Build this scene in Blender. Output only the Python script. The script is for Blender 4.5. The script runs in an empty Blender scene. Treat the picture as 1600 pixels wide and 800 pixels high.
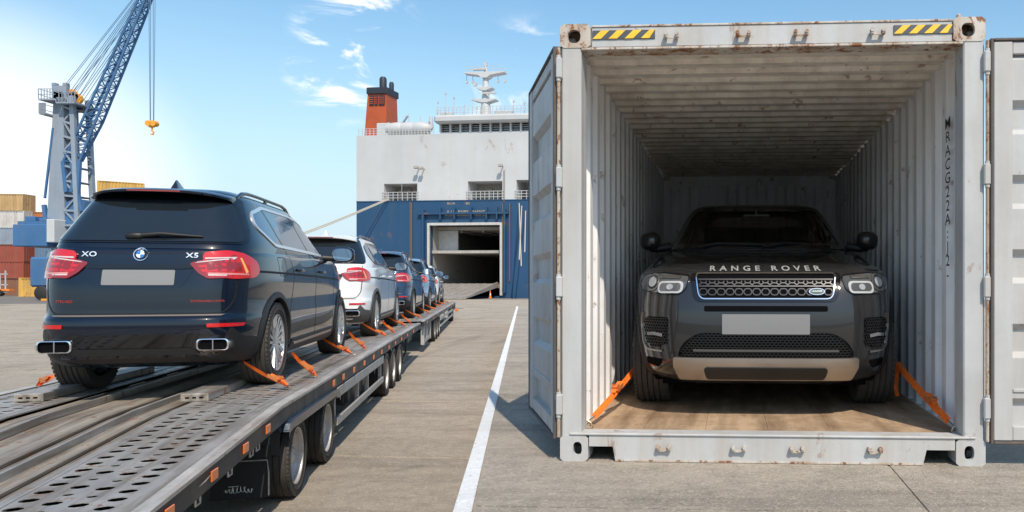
import bpy, bmesh, math, random
from mathutils import Vector, Matrix
from mathutils.bvhtree import BVHTree
from mathutils.geometry import delaunay_2d_cdt
random.seed(7)
S = bpy.context.scene
PI = math.pi
R = math.radians
# ------------------------------------------------------------------ camera
F, PX, PY, CH = 1200.0, 1080.0, 443.0, 1.77      # focal length (1600 px wide), principal point, eye height over the quay
cam = bpy.data.objects.new('camera', bpy.data.cameras.new('camera'))
S.collection.objects.link(cam)
cam.location = (0, 0, CH); cam.rotation_euler = (R(90), 0, 0)
cam.data.sensor_width = 36; cam.data.lens = 36*F/1600
cam.data.shift_x = (800-PX)/1600; cam.data.shift_y = (PY-400)/1600
cam.data.clip_start = .05; cam.data.clip_end = 6000
S.camera = cam
S.render.resolution_x = 1024; S.render.resolution_y = 512
# ------------------------------------------------------------------ light
SUN_D = Vector((.40, -.9165)); SUN_EL = 50
sun = bpy.data.objects.new('sun', bpy.data.lights.new('sun', 'SUN'))
S.collection.objects.link(sun)
v = Vector((SUN_D.x*math.cos(R(SUN_EL)), SUN_D.y*math.cos(R(SUN_EL)), math.sin(R(SUN_EL))))
sun.rotation_euler = v.to_track_quat('Z', 'Y').to_euler()
sun.data.energy = 3.7; sun.data.angle = R(.5); sun.data.color = (1, .90, .76)
world = bpy.data.worlds.new('World'); S.world = world; world.use_nodes = True
def build_world():
    nt = world.node_tree; N = nt.nodes; L = nt.links; N.clear()
    out = N.new('ShaderNodeOutputWorld'); bg = N.new('ShaderNodeBackground'); bg.inputs['Strength'].default_value = .15
    sky = N.new('ShaderNodeTexSky'); sky.sky_type = 'NISHITA'; sky.sun_disc = False
    sky.sun_elevation = R(SUN_EL); sky.sun_rotation = math.atan2(SUN_D.x, SUN_D.y)
    sky.air_density = 1.5; sky.dust_density = .8; sky.ozone_density = 2.2
    tc = N.new('ShaderNodeTexCoord')
    def math_(op, a, b=None, clamp=False):
        m = N.new('ShaderNodeMath'); m.operation = op; m.use_clamp = clamp
        for i, x in enumerate((a, b)):
            if x is None: continue
            if isinstance(x, (int, float)): m.inputs[i].default_value = x
            else: L.new(x, m.inputs[i])
        return m.outputs[0]
    def dotdir(px, py):
        d = Vector(((px-PX)/F, 1, (PY-py)/F)).normalized()
        m = N.new('ShaderNodeVectorMath'); m.operation = 'DOT_PRODUCT'
        L.new(tc.outputs['Generated'], m.inputs[0]); m.inputs[1].default_value = d
        return m.outputs['Value']
    def ramp(val, a, b):
        m = N.new('ShaderNodeMapRange'); m.interpolation_type = 'SMOOTHSTEP'
        L.new(val, m.inputs[0]); m.inputs[1].default_value = a; m.inputs[2].default_value = b
        return m.outputs[0]
    def mix(fac, a, b):
        m = N.new('ShaderNodeMix'); m.data_type = 'RGBA'
        L.new(fac, m.inputs[0])
        for k, x in ((6, a), (7, b)):
            if isinstance(x, tuple): m.inputs[k].default_value = x
            else: L.new(x, m.inputs[k])
        return m.outputs[2]
    # bright haze low in the left of the sky
    hs = N.new('ShaderNodeHueSaturation'); hs.inputs['Saturation'].default_value = 1.22; hs.inputs['Value'].default_value = .93; hs.inputs['Hue'].default_value = .497; L.new(sky.outputs[0], hs.inputs['Color'])
    g = math_('MULTIPLY', ramp(dotdir(-50, 320), .976, 1.0), .95)
    sep = N.new('ShaderNodeSeparateXYZ'); L.new(tc.outputs['Generated'], sep.inputs[0])
    hz = math_('MULTIPLY', ramp(sep.outputs['Z'], .34, -.02), .88)
    base = mix(hz, hs.outputs[0], (3.0, 4.25, 5.5, 1))
    col = mix(g, base, (6.4, 6.7, 6.8, 1))
    # thin high wisps
    mp = N.new('ShaderNodeMapping'); mp.inputs['Scale'].default_value = (9, 5, 22); mp.inputs['Rotation'].default_value = (.2, .5, .3)
    L.new(tc.outputs['Generated'], mp.inputs[0])
    nz = N.new('ShaderNodeTexNoise'); nz.inputs['Scale'].default_value = 1.3; nz.inputs['Detail'].default_value = 9
    nz.inputs['Roughness'].default_value = .62; nz.inputs['Distortion'].default_value = .8
    L.new(mp.outputs[0], nz.inputs['Vector'])
    w = ramp(nz.outputs['Fac'], .50, .74)
    a1 = ramp(dotdir(560, 55), .9968, 1.0); a2 = ramp(dotdir(532, 116), .9978, 1.0); a3 = ramp(dotdir(850, 165), .993, 1.0)
    nz2 = N.new('ShaderNodeTexNoise'); nz2.inputs['Scale'].default_value = 2.2; nz2.inputs['Detail'].default_value = 6
    L.new(tc.outputs['Generated'], nz2.inputs['Vector'])
    thin = math_('MULTIPLY', ramp(nz2.outputs['Fac'], .56, .8), .25)
    area = math_('MAXIMUM', math_('MAXIMUM', a1, a2), math_('MULTIPLY', a3, .8))
    fac = math_('ADD', math_('MULTIPLY', math_('MULTIPLY', w, area), 2.0), math_('MULTIPLY', w, thin), True)
    fac = math_('MULTIPLY', fac, .85)
    col = mix(fac, col, (6.6, 6.7, 6.8, 1))
    L.new(col, bg.inputs['Color']); L.new(bg.outputs[0], out.inputs[0])
build_world()
S.view_settings.view_transform = 'Standard'; S.view_settings.look = 'None'
S.view_settings.exposure = 0.3; S.view_settings.gamma = 1
S.render.engine = 'CYCLES'; S.cycles.max_bounces = 12; S.cycles.diffuse_bounces = 8; S.cycles.sample_clamp_indirect = 8

# ------------------------------------------------------------------ object helpers
COL = S.collection
def tag(o, label=None, cat=None, group=None, kind=None):
    if label: o['label'] = label
    if cat: o['category'] = cat
    if group: o['group'] = group
    if kind: o['kind'] = kind
    return o
def empty(name, loc=(0, 0, 0), rz=0, label=None, cat=None, group=None):
    o = bpy.data.objects.new(name, None); COL.objects.link(o); o.location = loc; o.rotation_euler = (0, 0, rz)
    o.empty_display_size = .2
    return tag(o, label, cat, group)
def link(name, me, parent=None, loc=None, rot=None, scale=None):
    o = bpy.data.objects.new(name, me); COL.objects.link(o)
    if parent: o.parent = parent
    if loc is not None: o.location = loc
    if rot is not None: o.rotation_euler = rot
    if scale is not None: o.scale = scale
    return o
def children_of(o): return [c for c in COL.objects if c.parent is o]
def copy_tree(o, parent=None):
    c = o.copy(); COL.objects.link(c)
    if parent is not None: c.parent = parent
    for ch in list(o.children): copy_tree(ch, c)
    return c

class MB:
    def __init__(s): s.v = []; s.f = []; s.M = Matrix.Identity(4); s.mi = []; s.cur = 0
    def add(s, vs, fs):
        b = len(s.v)
        s.v += [tuple(s.M @ Vector(p)) for p in vs]
        s.f += [tuple(b+i for i in f) for f in fs]; s.mi += [s.cur]*len(fs)
        return s
    def box(s, c, d, rot=None, bev=0):
        x, y, z = d[0]/2, d[1]/2, d[2]/2
        if bev > 0:
            b = min(bev, x*.9, y*.9, z*.9)
            bm = bmesh.new(); bmesh.ops.create_cube(bm, size=1)
            for vv in bm.verts: vv.co = Vector((vv.co.x*d[0], vv.co.y*d[1], vv.co.z*d[2]))
            bmesh.ops.bevel(bm, geom=bm.edges[:], offset=b, segments=1, affect='EDGES')
            bm.verts.ensure_lookup_table()
            vs = [vv.co.copy() for vv in bm.verts]; fs = [[q.index for q in f.verts] for f in bm.faces]; bm.free()
        else:
            vs = [Vector(p) for p in ((-x,-y,-z),(x,-y,-z),(x,y,-z),(-x,y,-z),(-x,-y,z),(x,-y,z),(x,y,z),(-x,y,z))]
            fs = [(0,3,2,1),(4,5,6,7),(0,1,5,4),(1,2,6,5),(2,3,7,6),(3,0,4,7)]
        m = Matrix.Translation(c)
        if rot: 
            from mathutils import Euler
            m = m @ Euler(rot).to_matrix().to_4x4()
        return s.add([m @ p for p in vs], fs)
    def bb(s, x0, x1, y0, y1, z0, z1, bev=0):
        return s.box(((x0+x1)/2, (y0+y1)/2, (z0+z1)/2), (abs(x1-x0), abs(y1-y0), abs(z1-z0)), None, bev)
    def bar(s, a, b, w, h=None):          # square bar from a to b
        a = Vector(a); b = Vector(b); h = h or w; d = b-a
        if d.length < 1e-6: return s
        q = d.to_track_quat('Z', 'Y').to_matrix().to_4x4(); m = Matrix.Translation((a+b)/2) @ q
        x, y, z = w/2, h/2, d.length/2
        vs = [m @ Vector(p) for p in ((-x,-y,-z),(x,-y,-z),(x,y,-z),(-x,y,-z),(-x,-y,z),(x,-y,z),(x,y,z),(-x,y,z))]
        return s.add(vs, [(0,3,2,1),(4,5,6,7),(0,1,5,4),(1,2,6,5),(2,3,7,6),(3,0,4,7)])
    def tube(s, pts, r, n=8, closed=False, caps=True):
        pts = [Vector(p) for p in pts]; k = len(pts); rs = r if isinstance(r, (list, tuple)) else [r]*k
        vs = []; up = None
        for i, p in enumerate(pts):
            if closed: d = pts[(i+1) % k]-pts[i-1]
            else: d = pts[min(i+1, k-1)]-pts[max(i-1, 0)]
            d.normalize()
            if up is None:
                up = Vector((0, 0, 1)) if abs(d.z) < .9 else Vector((1, 0, 0))
            a = d.cross(up).normalized(); bb_ = a.cross(d).normalized(); up = bb_
            for j in range(n):
                t = 2*PI*j/n; vs.append(p+a*math.cos(t)*rs[i]+bb_*math.sin(t)*rs[i])
        fs = []
        for i in range(k if closed else k-1):
            i2 = (i+1) % k
            for j in range(n): fs.append((i*n+j, i*n+(j+1) % n, i2*n+(j+1) % n, i2*n+j))
        if caps and not closed: fs += [tuple(range(n))[::-1], tuple(range((k-1)*n, k*n))]
        return s.add(vs, fs)
    def cyl(s, a, b, r, n=16, r2=None): return s.tube([a, b], [r, r if r2 is None else r2], n)
    def lathe(s, prof, n=24, axis='Z', closed=False):      # prof of (radius, height)
        vs = []
        for r_, h in prof:
            for j in range(n):
                t = 2*PI*j/n; c, q = r_*math.cos(t), r_*math.sin(t)
                vs.append((c, q, h) if axis == 'Z' else ((h, c, q) if axis == 'X' else (q, h, c)))
        k = len(prof); fs = []
        for i in range(k if closed else k-1):
            i2 = (i+1) % k
            for j in range(n): fs.append((i*n+j, i*n+(j+1) % n, i2*n+(j+1) % n, i2*n+j))
        return s.add(vs, fs)
    def prism(s, poly, d0, d1, plane='XZ'):    # poly in plane, extruded d0..d1 along the third axis
        def P(a, b, c): return {'XZ': (a, c, b), 'YZ': (c, a, b), 'XY': (a, b, c)}[plane]
        n = len(poly); vs = [P(a, b, d0) for a, b in poly]+[P(a, b, d1) for a, b in poly]
        fs = [tuple(range(n))[::-1], tuple(range(n, 2*n))]+[(i, (i+1) % n, n+(i+1) % n, n+i) for i in range(n)]
        return s.add(vs, fs)
    def strip(s, ptsA, ptsB):
        k = len(ptsA); return s.add(list(ptsA)+list(ptsB), [(i, i+1, k+i+1, k+i) for i in range(k-1)])
    def mesh(s, name, mats, smooth=False, fix=True):
        me = bpy.data.meshes.new(name); me.from_pydata(s.v, [], s.f)
        for m in (mats if isinstance(mats, (list, tuple)) else [mats]): me.materials.append(m)
        if s.cur: me.polygons.foreach_set('material_index', s.mi)
        if fix:
            bm = bmesh.new(); bm.from_mesh(me); bmesh.ops.recalc_face_normals(bm, faces=bm.faces[:]); bm.to_mesh(me); bm.free()
        if smooth:
            me.polygons.foreach_set('use_smooth', [True]*len(me.polygons))
            try: me.set_sharp_from_angle(angle=R(smooth if smooth > 1 else 35))
            except Exception: pass
        me.update(); return me
    def obj(s, name, mat, parent=None, smooth=False, fix=True):
        return link(name, s.mesh(name, mat, smooth, fix), parent)

def rpoly(pts, r=.03, n=4):
    out = []; k = len(pts)
    for i in range(k):
        p0, p1, p2 = (Vector(pts[i-1]), Vector(pts[i]), Vector(pts[(i+1) % k]))
        a = p0-p1; b = p2-p1; ra = min(r, a.length*.45); rb = min(r, b.length*.45)
        A = p1+a.normalized()*ra; B = p1+b.normalized()*rb
        for j in range(n+1):
            t = j/n; out.append(tuple(A*(1-t)**2+p1*2*t*(1-t)+B*t*t))
    return out
def rrect(cx, cz, w, h, r=.01, n=4): return rpoly([(cx-w/2, cz-h/2), (cx+w/2, cz-h/2), (cx+w/2, cz+h/2), (cx-w/2, cz+h/2)], r, n)

# ------------------------------------------------------------------ materials
def new_mat(name):
    m = bpy.data.materials.new(name); m.use_nodes = True
    return m, m.node_tree.nodes, m.node_tree.links, m.node_tree.nodes['Principled BSDF']
def plain(name, col, rough=.5, metal=0, coat=0, spec=None, emit=None, bump=0, bscale=60, var=0, vscale=3):
    m, N, L, b = new_mat(name)
    b.inputs['Base Color'].default_value = (*col, 1); b.inputs['Roughness'].default_value = rough
    b.inputs['Metallic'].default_value = metal; b.inputs['Coat Weight'].default_value = coat
    b.inputs['Coat Roughness'].default_value = .03
    if spec is not None: b.inputs['Specular IOR Level'].default_value = spec
    if emit: b.inputs['Emission Color'].default_value = (*emit[0], 1); b.inputs['Emission Strength'].default_value = emit[1]
    if bump or var:
        tc = N.new('ShaderNodeTexCoord'); nz = N.new('ShaderNodeTexNoise'); nz.inputs['Detail'].default_value = 6
        nz.inputs['Scale'].default_value = vscale; L.new(tc.outputs['Object'], nz.inputs['Vector'])
        if var:
            mr = N.new('ShaderNodeMapRange'); L.new(nz.outputs['Fac'], mr.inputs[0]); mr.inputs[1].default_value = .3; mr.inputs[2].default_value = .7
            mr.inputs[3].default_value = 1-var; mr.inputs[4].default_value = 1+var
            mx = N.new('ShaderNodeVectorMath'); mx.operation = 'SCALE'; mx.inputs[0].default_value = col; L.new(mr.outputs[0], mx.inputs['Scale'])
            L.new(mx.outputs[0], b.inputs['Base Color'])
            m2 = N.new('ShaderNodeMapRange'); L.new(nz.outputs['Fac'], m2.inputs[0]); m2.inputs[1].default_value = .3; m2.inputs[2].default_value = .7
            m2.inputs[3].default_value = max(.02, rough-var*.4); m2.inputs[4].default_value = min(1, rough+var*.4); L.new(m2.outputs[0], b.inputs['Roughness'])
        if bump:
            n2 = N.new('ShaderNodeTexNoise'); n2.inputs['Scale'].default_value = bscale; n2.inputs['Detail'].default_value = 5
            L.new(tc.outputs['Object'], n2.inputs['Vector'])
            bp = N.new('ShaderNodeBump'); bp.inputs['Strength'].default_value = bump; bp.inputs['Distance'].default_value = .01
            L.new(n2.outputs['Fac'], bp.inputs['Height']); L.new(bp.outputs[0], b.inputs['Normal'])
    return m
def worn(name, col, dirt=(.25, .16, .09), amount=.5, rough=.5, scale=1.5, rust=.35, metal=0, streak=6, col2=None, bump=.15, sdir=(1, 1, .07)):
    """painted or bare metal with soft grime, vertical streaks and rust specks"""
    m, N, L, b = new_mat(name)
    tc = N.new('ShaderNodeTexCoord')
    def noise(sc, stretch, detail=7, rough_=.6, dist=0):
        mp = N.new('ShaderNodeMapping'); mp.inputs['Scale'].default_value = stretch; L.new(tc.outputs['Object'], mp.inputs[0])
        n = N.new('ShaderNodeTexNoise'); n.inputs['Scale'].default_value = sc; n.inputs['Detail'].default_value = detail
        n.inputs['Roughness'].default_value = rough_; n.inputs['Distortion'].default_value = dist; L.new(mp.outputs[0], n.inputs['Vector']); return n.outputs['Fac']
    def mr(x, a, b_, c=0, d=1):
        q = N.new('ShaderNodeMapRange'); L.new(x, q.inputs[0])
        for i, val in enumerate((a, b_, c, d)): q.inputs[i+1].default_value = val
        return q.outputs[0]
    def mix(f, a, c):
        q = N.new('ShaderNodeMix'); q.data_type = 'RGBA'; L.new(f, q.inputs[0])
        for k, x in ((6, a), (7, c)):
            if isinstance(x, tuple): q.inputs[k].default_value = (*x[:3], 1)
            else: L.new(x, q.inputs[k])
        return q.outputs[2]
    c2 = col2 or tuple(x*.78 for x in col)
    c = mix(mr(noise(scale, (1, 1, 1)), .3, .7), col, c2)
    c = mix(mr(noise(streak, sdir), .42, .68, 0, amount), c, dirt)
    rustf = noise(scale*4, (1, 1, .6), 10, .72, .4)
    c = mix(mr(rustf, .63-.12*rust, .67-.10*rust, 0, min(1, rust*1.5+.3)), c, (.22, .09, .035))
    L.new(c, b.inputs['Base Color']); b.inputs['Metallic'].default_value = metal
    L.new(mr(rustf, .35, .7, rough-.1, rough+.25), b.inputs['Roughness'])
    bp = N.new('ShaderNodeBump'); bp.inputs['Strength'].default_value = bump; bp.inputs['Distance'].default_value = .01
    L.new(noise(scale*14, (1, 1, 1)), bp.inputs['Height']); L.new(bp.outputs[0], b.inputs['Normal'])
    return m
def concrete(name, ca, cb, cc, rough=.85, tyre=0.0):
    m, N, L, b = new_mat(name)
    tc = N.new('ShaderNodeTexCoord')
    geo = N.new('ShaderNodeNewGeometry')
    def noise(sc, detail=8, st=(1, 1, 1), dist=0, rz=0):
        mp = N.new('ShaderNodeMapping'); mp.inputs['Scale'].default_value = st; mp.inputs['Rotation'].default_value = (0, 0, rz); L.new(geo.outputs['Position'], mp.inputs[0])
        n = N.new('ShaderNodeTexNoise'); n.inputs['Scale'].default_value = sc; n.inputs['Detail'].default_value = detail; n.inputs['Distortion'].default_value = dist
        n.inputs['Roughness'].default_value = .65; L.new(mp.outputs[0], n.inputs['Vector']); return n.outputs['Fac']
    def mr(x, a, b_, c=0, d=1):
        q = N.new('ShaderNodeMapRange'); L.new(x, q.inputs[0])
        for i, val in enumerate((a, b_, c, d)): q.inputs[i+1].default_value = val
        return q.outputs[0]
    def mix(f, a, c):
        q = N.new('ShaderNodeMix'); q.data_type = 'RGBA'; L.new(f, q.inputs[0])
        for k, x in ((6, a), (7, c)):
            if isinstance(x, tuple): q.inputs[k].default_value = (*x[:3], 1)
            else: L.new(x, q.inputs[k])
        return q.outputs[2]
    c = mix(mr(noise(.45), .35, .65), ca, cb)
    c = mix(mr(noise(5, 10), .45, .7, 0, .55), c, cc)
    c = mix(mr(noise(1.1, 6, (.25, 1.6, 1), .6), .50, .66, 0, .7), c, cc)
    c = mix(mr(noise(.9, 9, (1, 1, 1), 1.2), .60, .66, 0, .45), c, tuple(x*.55 for x in cc))
    c = mix(mr(noise(2.3, 7, (1, 1, 1), .2), .63, .70, 0, .35), c, tuple(min(1, x*1.25) for x in ca))
    c = mix(mr(noise(13, 8, (1, 1, 1), 1.8), .50, .62, 0, .38), c, cc)
    c = mix(mr(noise(17, 6, (1, 1, 1), 1.2), .54, .66, 0, .40), c, tuple(min(1, x*1.35) for x in ca))
    c = mix(mr(noise(55, 3), .55, .75, 0, .7), c, tuple(min(1, x*1.7) for x in ca))
    c = mix(mr(noise(38, 3), .60, .72, 0, .6), c, tuple(x*.35 for x in ca))
    if tyre: c = mix(mr(noise(1.6, 4, (1.0, .06, 1), .3, .25), .56, .72, 0, tyre), c, tuple(x*.4 for x in ca))
    vo = N.new('ShaderNodeTexVoronoi'); vo.feature = 'DISTANCE_TO_EDGE'; vo.inputs['Scale'].default_value = .45
    wr = N.new('ShaderNodeTexNoise'); wr.inputs['Scale'].default_value = 2.5; wr.inputs['Detail'].default_value = 8; L.new(geo.outputs['Position'], wr.inputs['Vector'])
    ad = N.new('ShaderNodeMixRGB'); ad.blend_type = 'ADD'; ad.inputs[0].default_value = .35; L.new(geo.outputs['Position'], ad.inputs[1]); L.new(wr.outputs['Color'], ad.inputs[2]); L.new(ad.outputs[0], vo.inputs['Vector'])
    crack = mr(vo.outputs['Distance'], 0, .0035, .30, 0); c = mix(crack, c, tuple(x*.3 for x in ca))
    L.new(c, b.inputs['Base Color']); b.inputs['Roughness'].default_value = rough
    bp = N.new('ShaderNodeBump'); bp.inputs['Strength'].default_value = .9; bp.inputs['Distance'].default_value = .016
    h = N.new('ShaderNodeMath'); h.operation = 'ADD'; L.new(noise(26, 6, (1, 1, 1), 1.5), h.inputs[0]); L.new(noise(90, 4), h.inputs[1])
    L.new(h.outputs[0], bp.inputs['Height']); L.new(bp.outputs[0], b.inputs['Normal'])
    return m
def paint(name, col, metal=.35, rough=.25):
    m = plain(name, col, rough, metal, 1.0, .08, bump=0, var=0); m.node_tree.nodes['Principled BSDF'].inputs['Coat IOR'].default_value = 1.55; return m
def glass_mat(name, tint=.25):
    m, N, L, b = new_mat(name); out = N['Material Output'] if 'Material Output' in N else None
    out = [n for n in N if n.type == 'OUTPUT_MATERIAL'][0]
    tr = N.new('ShaderNodeBsdfTransparent'); tr.inputs[0].default_value = (tint, tint*1.02, tint*1.05, 1)
    gl = N.new('ShaderNodeBsdfGlossy'); gl.inputs['Roughness'].default_value = .01
    fr = N.new('ShaderNodeFresnel'); fr.inputs[0].default_value = 1.5; mx = N.new('ShaderNodeMixShader')
    L.new(fr.outputs[0], mx.inputs[0]); L.new(tr.outputs[0], mx.inputs[1]); L.new(gl.outputs[0], mx.inputs[2]); L.new(mx.outputs[0], out.inputs[0])
    N.remove(b); return m

M = {}
M['quay'] = concrete('quay_concrete', (.46, .385, .30), (.34, .29, .225), (.21, .175, .135), .85, .6)
M['quay_base'] = concrete('quay_base', (.20, .18, .155), (.17, .15, .13), (.12, .10, .09))
M['apron'] = concrete('apron_concrete', (.45, .385, .31), (.35, .30, .24), (.22, .19, .15))
M['white_line'] = concrete('white_kerb_paint', (.86, .86, .85), (.80, .80, .79), (.70, .69, .67))
M['container_white'] = worn('container_white', (.50, .505, .50), (.35, .28, .21), .50, .5, 1.4, .16)
M['container_inner'] = worn('container_inner', (.87, .875, .88), (.50, .45, .38), .38, .5, 1.6, .22, streak=9)
M['container_roof'] = worn('container_roof_inner', (.90, .83, .72), (.30, .24, .18), .45, .55, 2.2, .3)
M['rust'] = worn('rusty_steel', (.50, .44, .36), (.26, .13, .06), .9, .8, 7, .9)
M['rusty_white'] = worn('rusty_white_paint', (.58, .54, .48), (.30, .17, .08), .8, .6, 4, .95)
M['plywood'] = worn('container_plywood', (.52, .37, .235), (.16, .10, .055), .85, .65, 5, .30, streak=7, col2=(.30, .20, .12), bump=.6, sdir=(1, .12, 1))
M['steel'] = worn('deck_steel', (.48, .45, .41), (.17, .125, .085), .8, .45, 2.2, .35, .45, streak=14, col2=(.30, .28, .26), sdir=(1, .05, 1))
M['steel_dark'] = worn('dark_deck_steel', (.30, .265, .225), (.10, .07, .045), .9, .55, 2.5, .4, .25, streak=14, col2=(.40, .35, .28), sdir=(1, .04, 1))
M['steel_edge'] = worn('edge_steel', (.66, .61, .54), (.26, .19, .13), .7, .42, 3, .3, .4, streak=20, col2=(.42, .40, .37), sdir=(1, .05, 1))
M['chassis'] = plain('chassis_black', (.025, .028, .034), .45, .1, 0, bump=.15, var=.3)
M['galv'] = worn('galvanised', (.50, .49, .46), (.28, .23, .18), .4, .5, 3, .25, .3)
M['rubber'] = plain('rubber', (.022, .021, .020), .72, 0, 0, bump=.2, bscale=120, var=.3, vscale=8)
M['tyre_dusty'] = plain('dusty_tyre', (.050, .044, .038), .8, 0, 0, bump=.2, bscale=120, var=.35, vscale=6)
M['alloy'] = plain('alloy', (.62, .62, .62), .28, .9)
M['truckrim'] = worn('truck_rim', (.62, .60, .57), (.30, .24, .18), .5, .45, 4, .3, .4)
M['chrome'] = plain('chrome', (.85, .85, .86), .10, 1)
M['satin'] = plain('satin_metal', (.42, .395, .37), .32, .9, bump=.05, var=.08)
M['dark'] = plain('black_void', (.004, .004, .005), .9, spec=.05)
M['seam'] = plain('panel_gap', (.004, .004, .005), .8)
M['black_gloss'] = plain('black_gloss', (.004, .004, .005), .10, 0, .3)
M['black_plastic'] = plain('black_plastic', (.010, .010, .011), .5, 0, 0, bump=.08, bscale=200)
M['grey_plastic'] = plain('grey_plastic', (.085, .083, .080), .5, .2)
M['tint'] = plain('tinted_glass', (.010, .014, .018), .03, 0, 0, .8)
M['glass_sky_side'] = plain('side_glass_sky', (.055, .125, .205), .03, 0, 0, 1.0)  # blue base colour stands in for reflected sky
M['windscreen'] = glass_mat('windscreen_glass', .55)
M['lamp_clear'] = glass_mat('lamp_clear', .85)
M['red_lamp'] = plain('red_lamp', (.55, .008, .008), .12, 0, 1)
M['red_dark'] = plain('red_lamp_dark', (.24, .010, .008), .15, 0, 1)
M['lamp_white'] = plain('lamp_white', (.60, .54, .52), .15, 0, .5)
M['lamp_grey'] = plain('lamp_grey', (.28, .29, .31), .25, .5)
M['amber'] = plain('amber_lamp', (.80, .17, .015), .3, 0, .6, bump=.1, bscale=250)
M['plate'] = plain('blank_plate', (.19, .19, .19), .55)
M['orange'] = plain('orange_strap', (.95, .17, .012), .7, 0, 0, bump=.3, bscale=220, var=.2, vscale=30)
M['zinc'] = plain('zinc_hook', (.55, .45, .33), .35, .8)
M['emblem_blue'] = plain('emblem_blue', (.03, .16, .45), .2, 0, .8)
M['emblem_white'] = plain('emblem_white', (.8, .8, .8), .2, 0, .8)
M['letter_red'] = plain('letter_red', (.45, .03, .01), .4)
M['letter_black'] = plain('letter_black', (.02, .02, .022), .6)
M['letter_silver'] = plain('letter_silver', (.88, .88, .88), .25, .6)
M['letter_tan'] = plain('letter_tan', (.55, .40, .22), .6)
M['haz_yellow'] = plain('hazard_yellow', (.85, .50, .03), .5, var=.12, vscale=20)
M['haz_black'] = plain('hazard_black', (.07, .075, .085), .5, var=.12, vscale=20)
M['ship_white'] = worn('ship_white', (.55, .56, .56), (.50, .46, .42), .35, .45, .12, .05, streak=.9)
M['ship_blue'] = worn('ship_blue', (.012, .060, .135), (.03, .07, .13), .6, .45, .15, .12, streak=.7, col2=(.014, .065, .155))
M['ship_grey'] = worn('ship_inner', (.45, .42, .38), (.2, .17, .14), .5, .6, .2, .2)
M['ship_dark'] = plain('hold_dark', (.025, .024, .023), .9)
M['funnel'] = worn('funnel_orange', (.44, .080, .018), (.35, .07, .02), .4, .5, .4, .1, streak=1.5)
M['funnel_black'] = plain('funnel_black', (.02, .025, .035), .6)
M['ramp'] = worn('ramp_steel', (.30, .27, .24), (.13, .11, .09), .6, .6, .5, .25, streak=1)
M['rope'] = plain('rope', (.42, .38, .32), .9)
M['crane_blue'] = worn('crane_blue', (.05, .15, .32), (.10, .16, .24), .5, .45, .3, .1, streak=1.5)
M['crane_grey'] = worn('crane_grey', (.27, .33, .40), (.25, .22, .2), .5, .5, .3, .12, streak=1.5)
M['crane_yellow'] = plain('crane_yellow', (.75, .33, .03), .5)
M['sea'] = plain('sea_water', (.02, .06, .09), .12, bump=.6, bscale=.8)

# text as mesh ------------------------------------------------------
def text_geo(txt, size, extra=0, spacing=1.0, xs=1.0, bold=0, res=3):
    cu = bpy.data.curves.new('t', 'FONT'); cu.body = txt; cu.size = size; cu.align_x = 'CENTER'; cu.align_y = 'CENTER'
    cu.space_character = spacing; cu.resolution_u = res; cu.offset = bold
    o = bpy.data.objects.new('t', cu); COL.objects.link(o)
    dg = bpy.context.evaluated_depsgraph_get(); me = o.evaluated_get(dg).to_mesh()
    vs = [(q.co.x*xs, q.co.y) for q in me.vertices]; fs = [tuple(p.vertices) for p in me.polygons]
    o.evaluated_get(dg).to_mesh_clear(); bpy.data.objects.remove(o); bpy.data.curves.remove(cu)
    return vs, fs
def flat_text(name, txt, size, mat, parent, origin, U, V, spacing=1, xs=1, depth=.003, bold=0):
    vs, fs = text_geo(txt, size, spacing=spacing, xs=xs, bold=bold); U = Vector(U); V = Vector(V); O = Vector(origin); Nn = U.cross(V).normalized()
    b = MB(); b.add([O+U*a+V*c+Nn*depth for a, c in vs], fs)
    return b.obj(name, mat, parent)

# ================================================================== cars
def interp(tab, z):
    for a, b in zip(tab, tab[1:]):
        if z <= b[0]:
            t = 0 if b[0] == a[0] else max(0, (z-a[0])/(b[0]-a[0])); return [p+(q-p)*t for p, q in zip(a, b)]
    return list(tab[-1])
def smooth_interp(tab, z):      # Catmull-Rom through the rows
    n = len(tab)
    for i in range(n-1):
        if z <= tab[i+1][0] or i == n-2:
            a, b = tab[i], tab[i+1]; h = b[0]-a[0]; t = min(1, max(0, (z-a[0])/h)); out = [z]
            for k in range(1, len(a)):
                sl = (b[k]-a[k])/h
                m0 = sl if i == 0 else (b[k]-tab[i-1][k])/(b[0]-tab[i-1][0])
                m1 = sl if i == n-2 else (tab[i+2][k]-a[k])/(tab[i+2][0]-a[0])
                # monotone limit
                for_m = lambda m_: 0 if sl == 0 or m_*sl <= 0 else max(-3*abs(sl), min(3*abs(sl), m_))
                m0 = for_m(m0); m1 = for_m(m1)
                out.append((2*t**3-3*t*t+1)*a[k]+(t**3-2*t*t+t)*h*m0+(-2*t**3+3*t*t)*b[k]+(t**3-t*t)*h*m1)
            return out
def outline(yr, yf, w, nr, nf, ym, N):
    """plan outline of the right half from rear centre to front centre, N points evenly spaced"""
    raw = []
    for i in range(161):
        t = PI/2*i/160; raw.append((w*math.sin(t)**(2/nr), ym-(ym-yr)*math.cos(t)**(2/nr)))
    for i in range(160, -1, -1):
        t = PI/2*i/160; raw.append((w*math.sin(t)**(2/nf), ym+(yf-ym)*math.cos(t)**(2/nf)))
    acc = [0]
    for a, b in zip(raw, raw[1:]): acc.append(acc[-1]+math.hypot(a[0]-b[0], a[1]-b[1]))
    out = []; j = 0
    for i in range(N):
        s = acc[-1]*i/(N-1)
        while j < len(acc)-2 and acc[j+1] < s: j += 1
        d = acc[j+1]-acc[j]; t = 0 if d == 0 else (s-acc[j])/d
        out.append((raw[j][0]+(raw[j+1][0]-raw[j][0])*t, raw[j][1]+(raw[j+1][1]-raw[j][1])*t))
    return out
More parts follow.
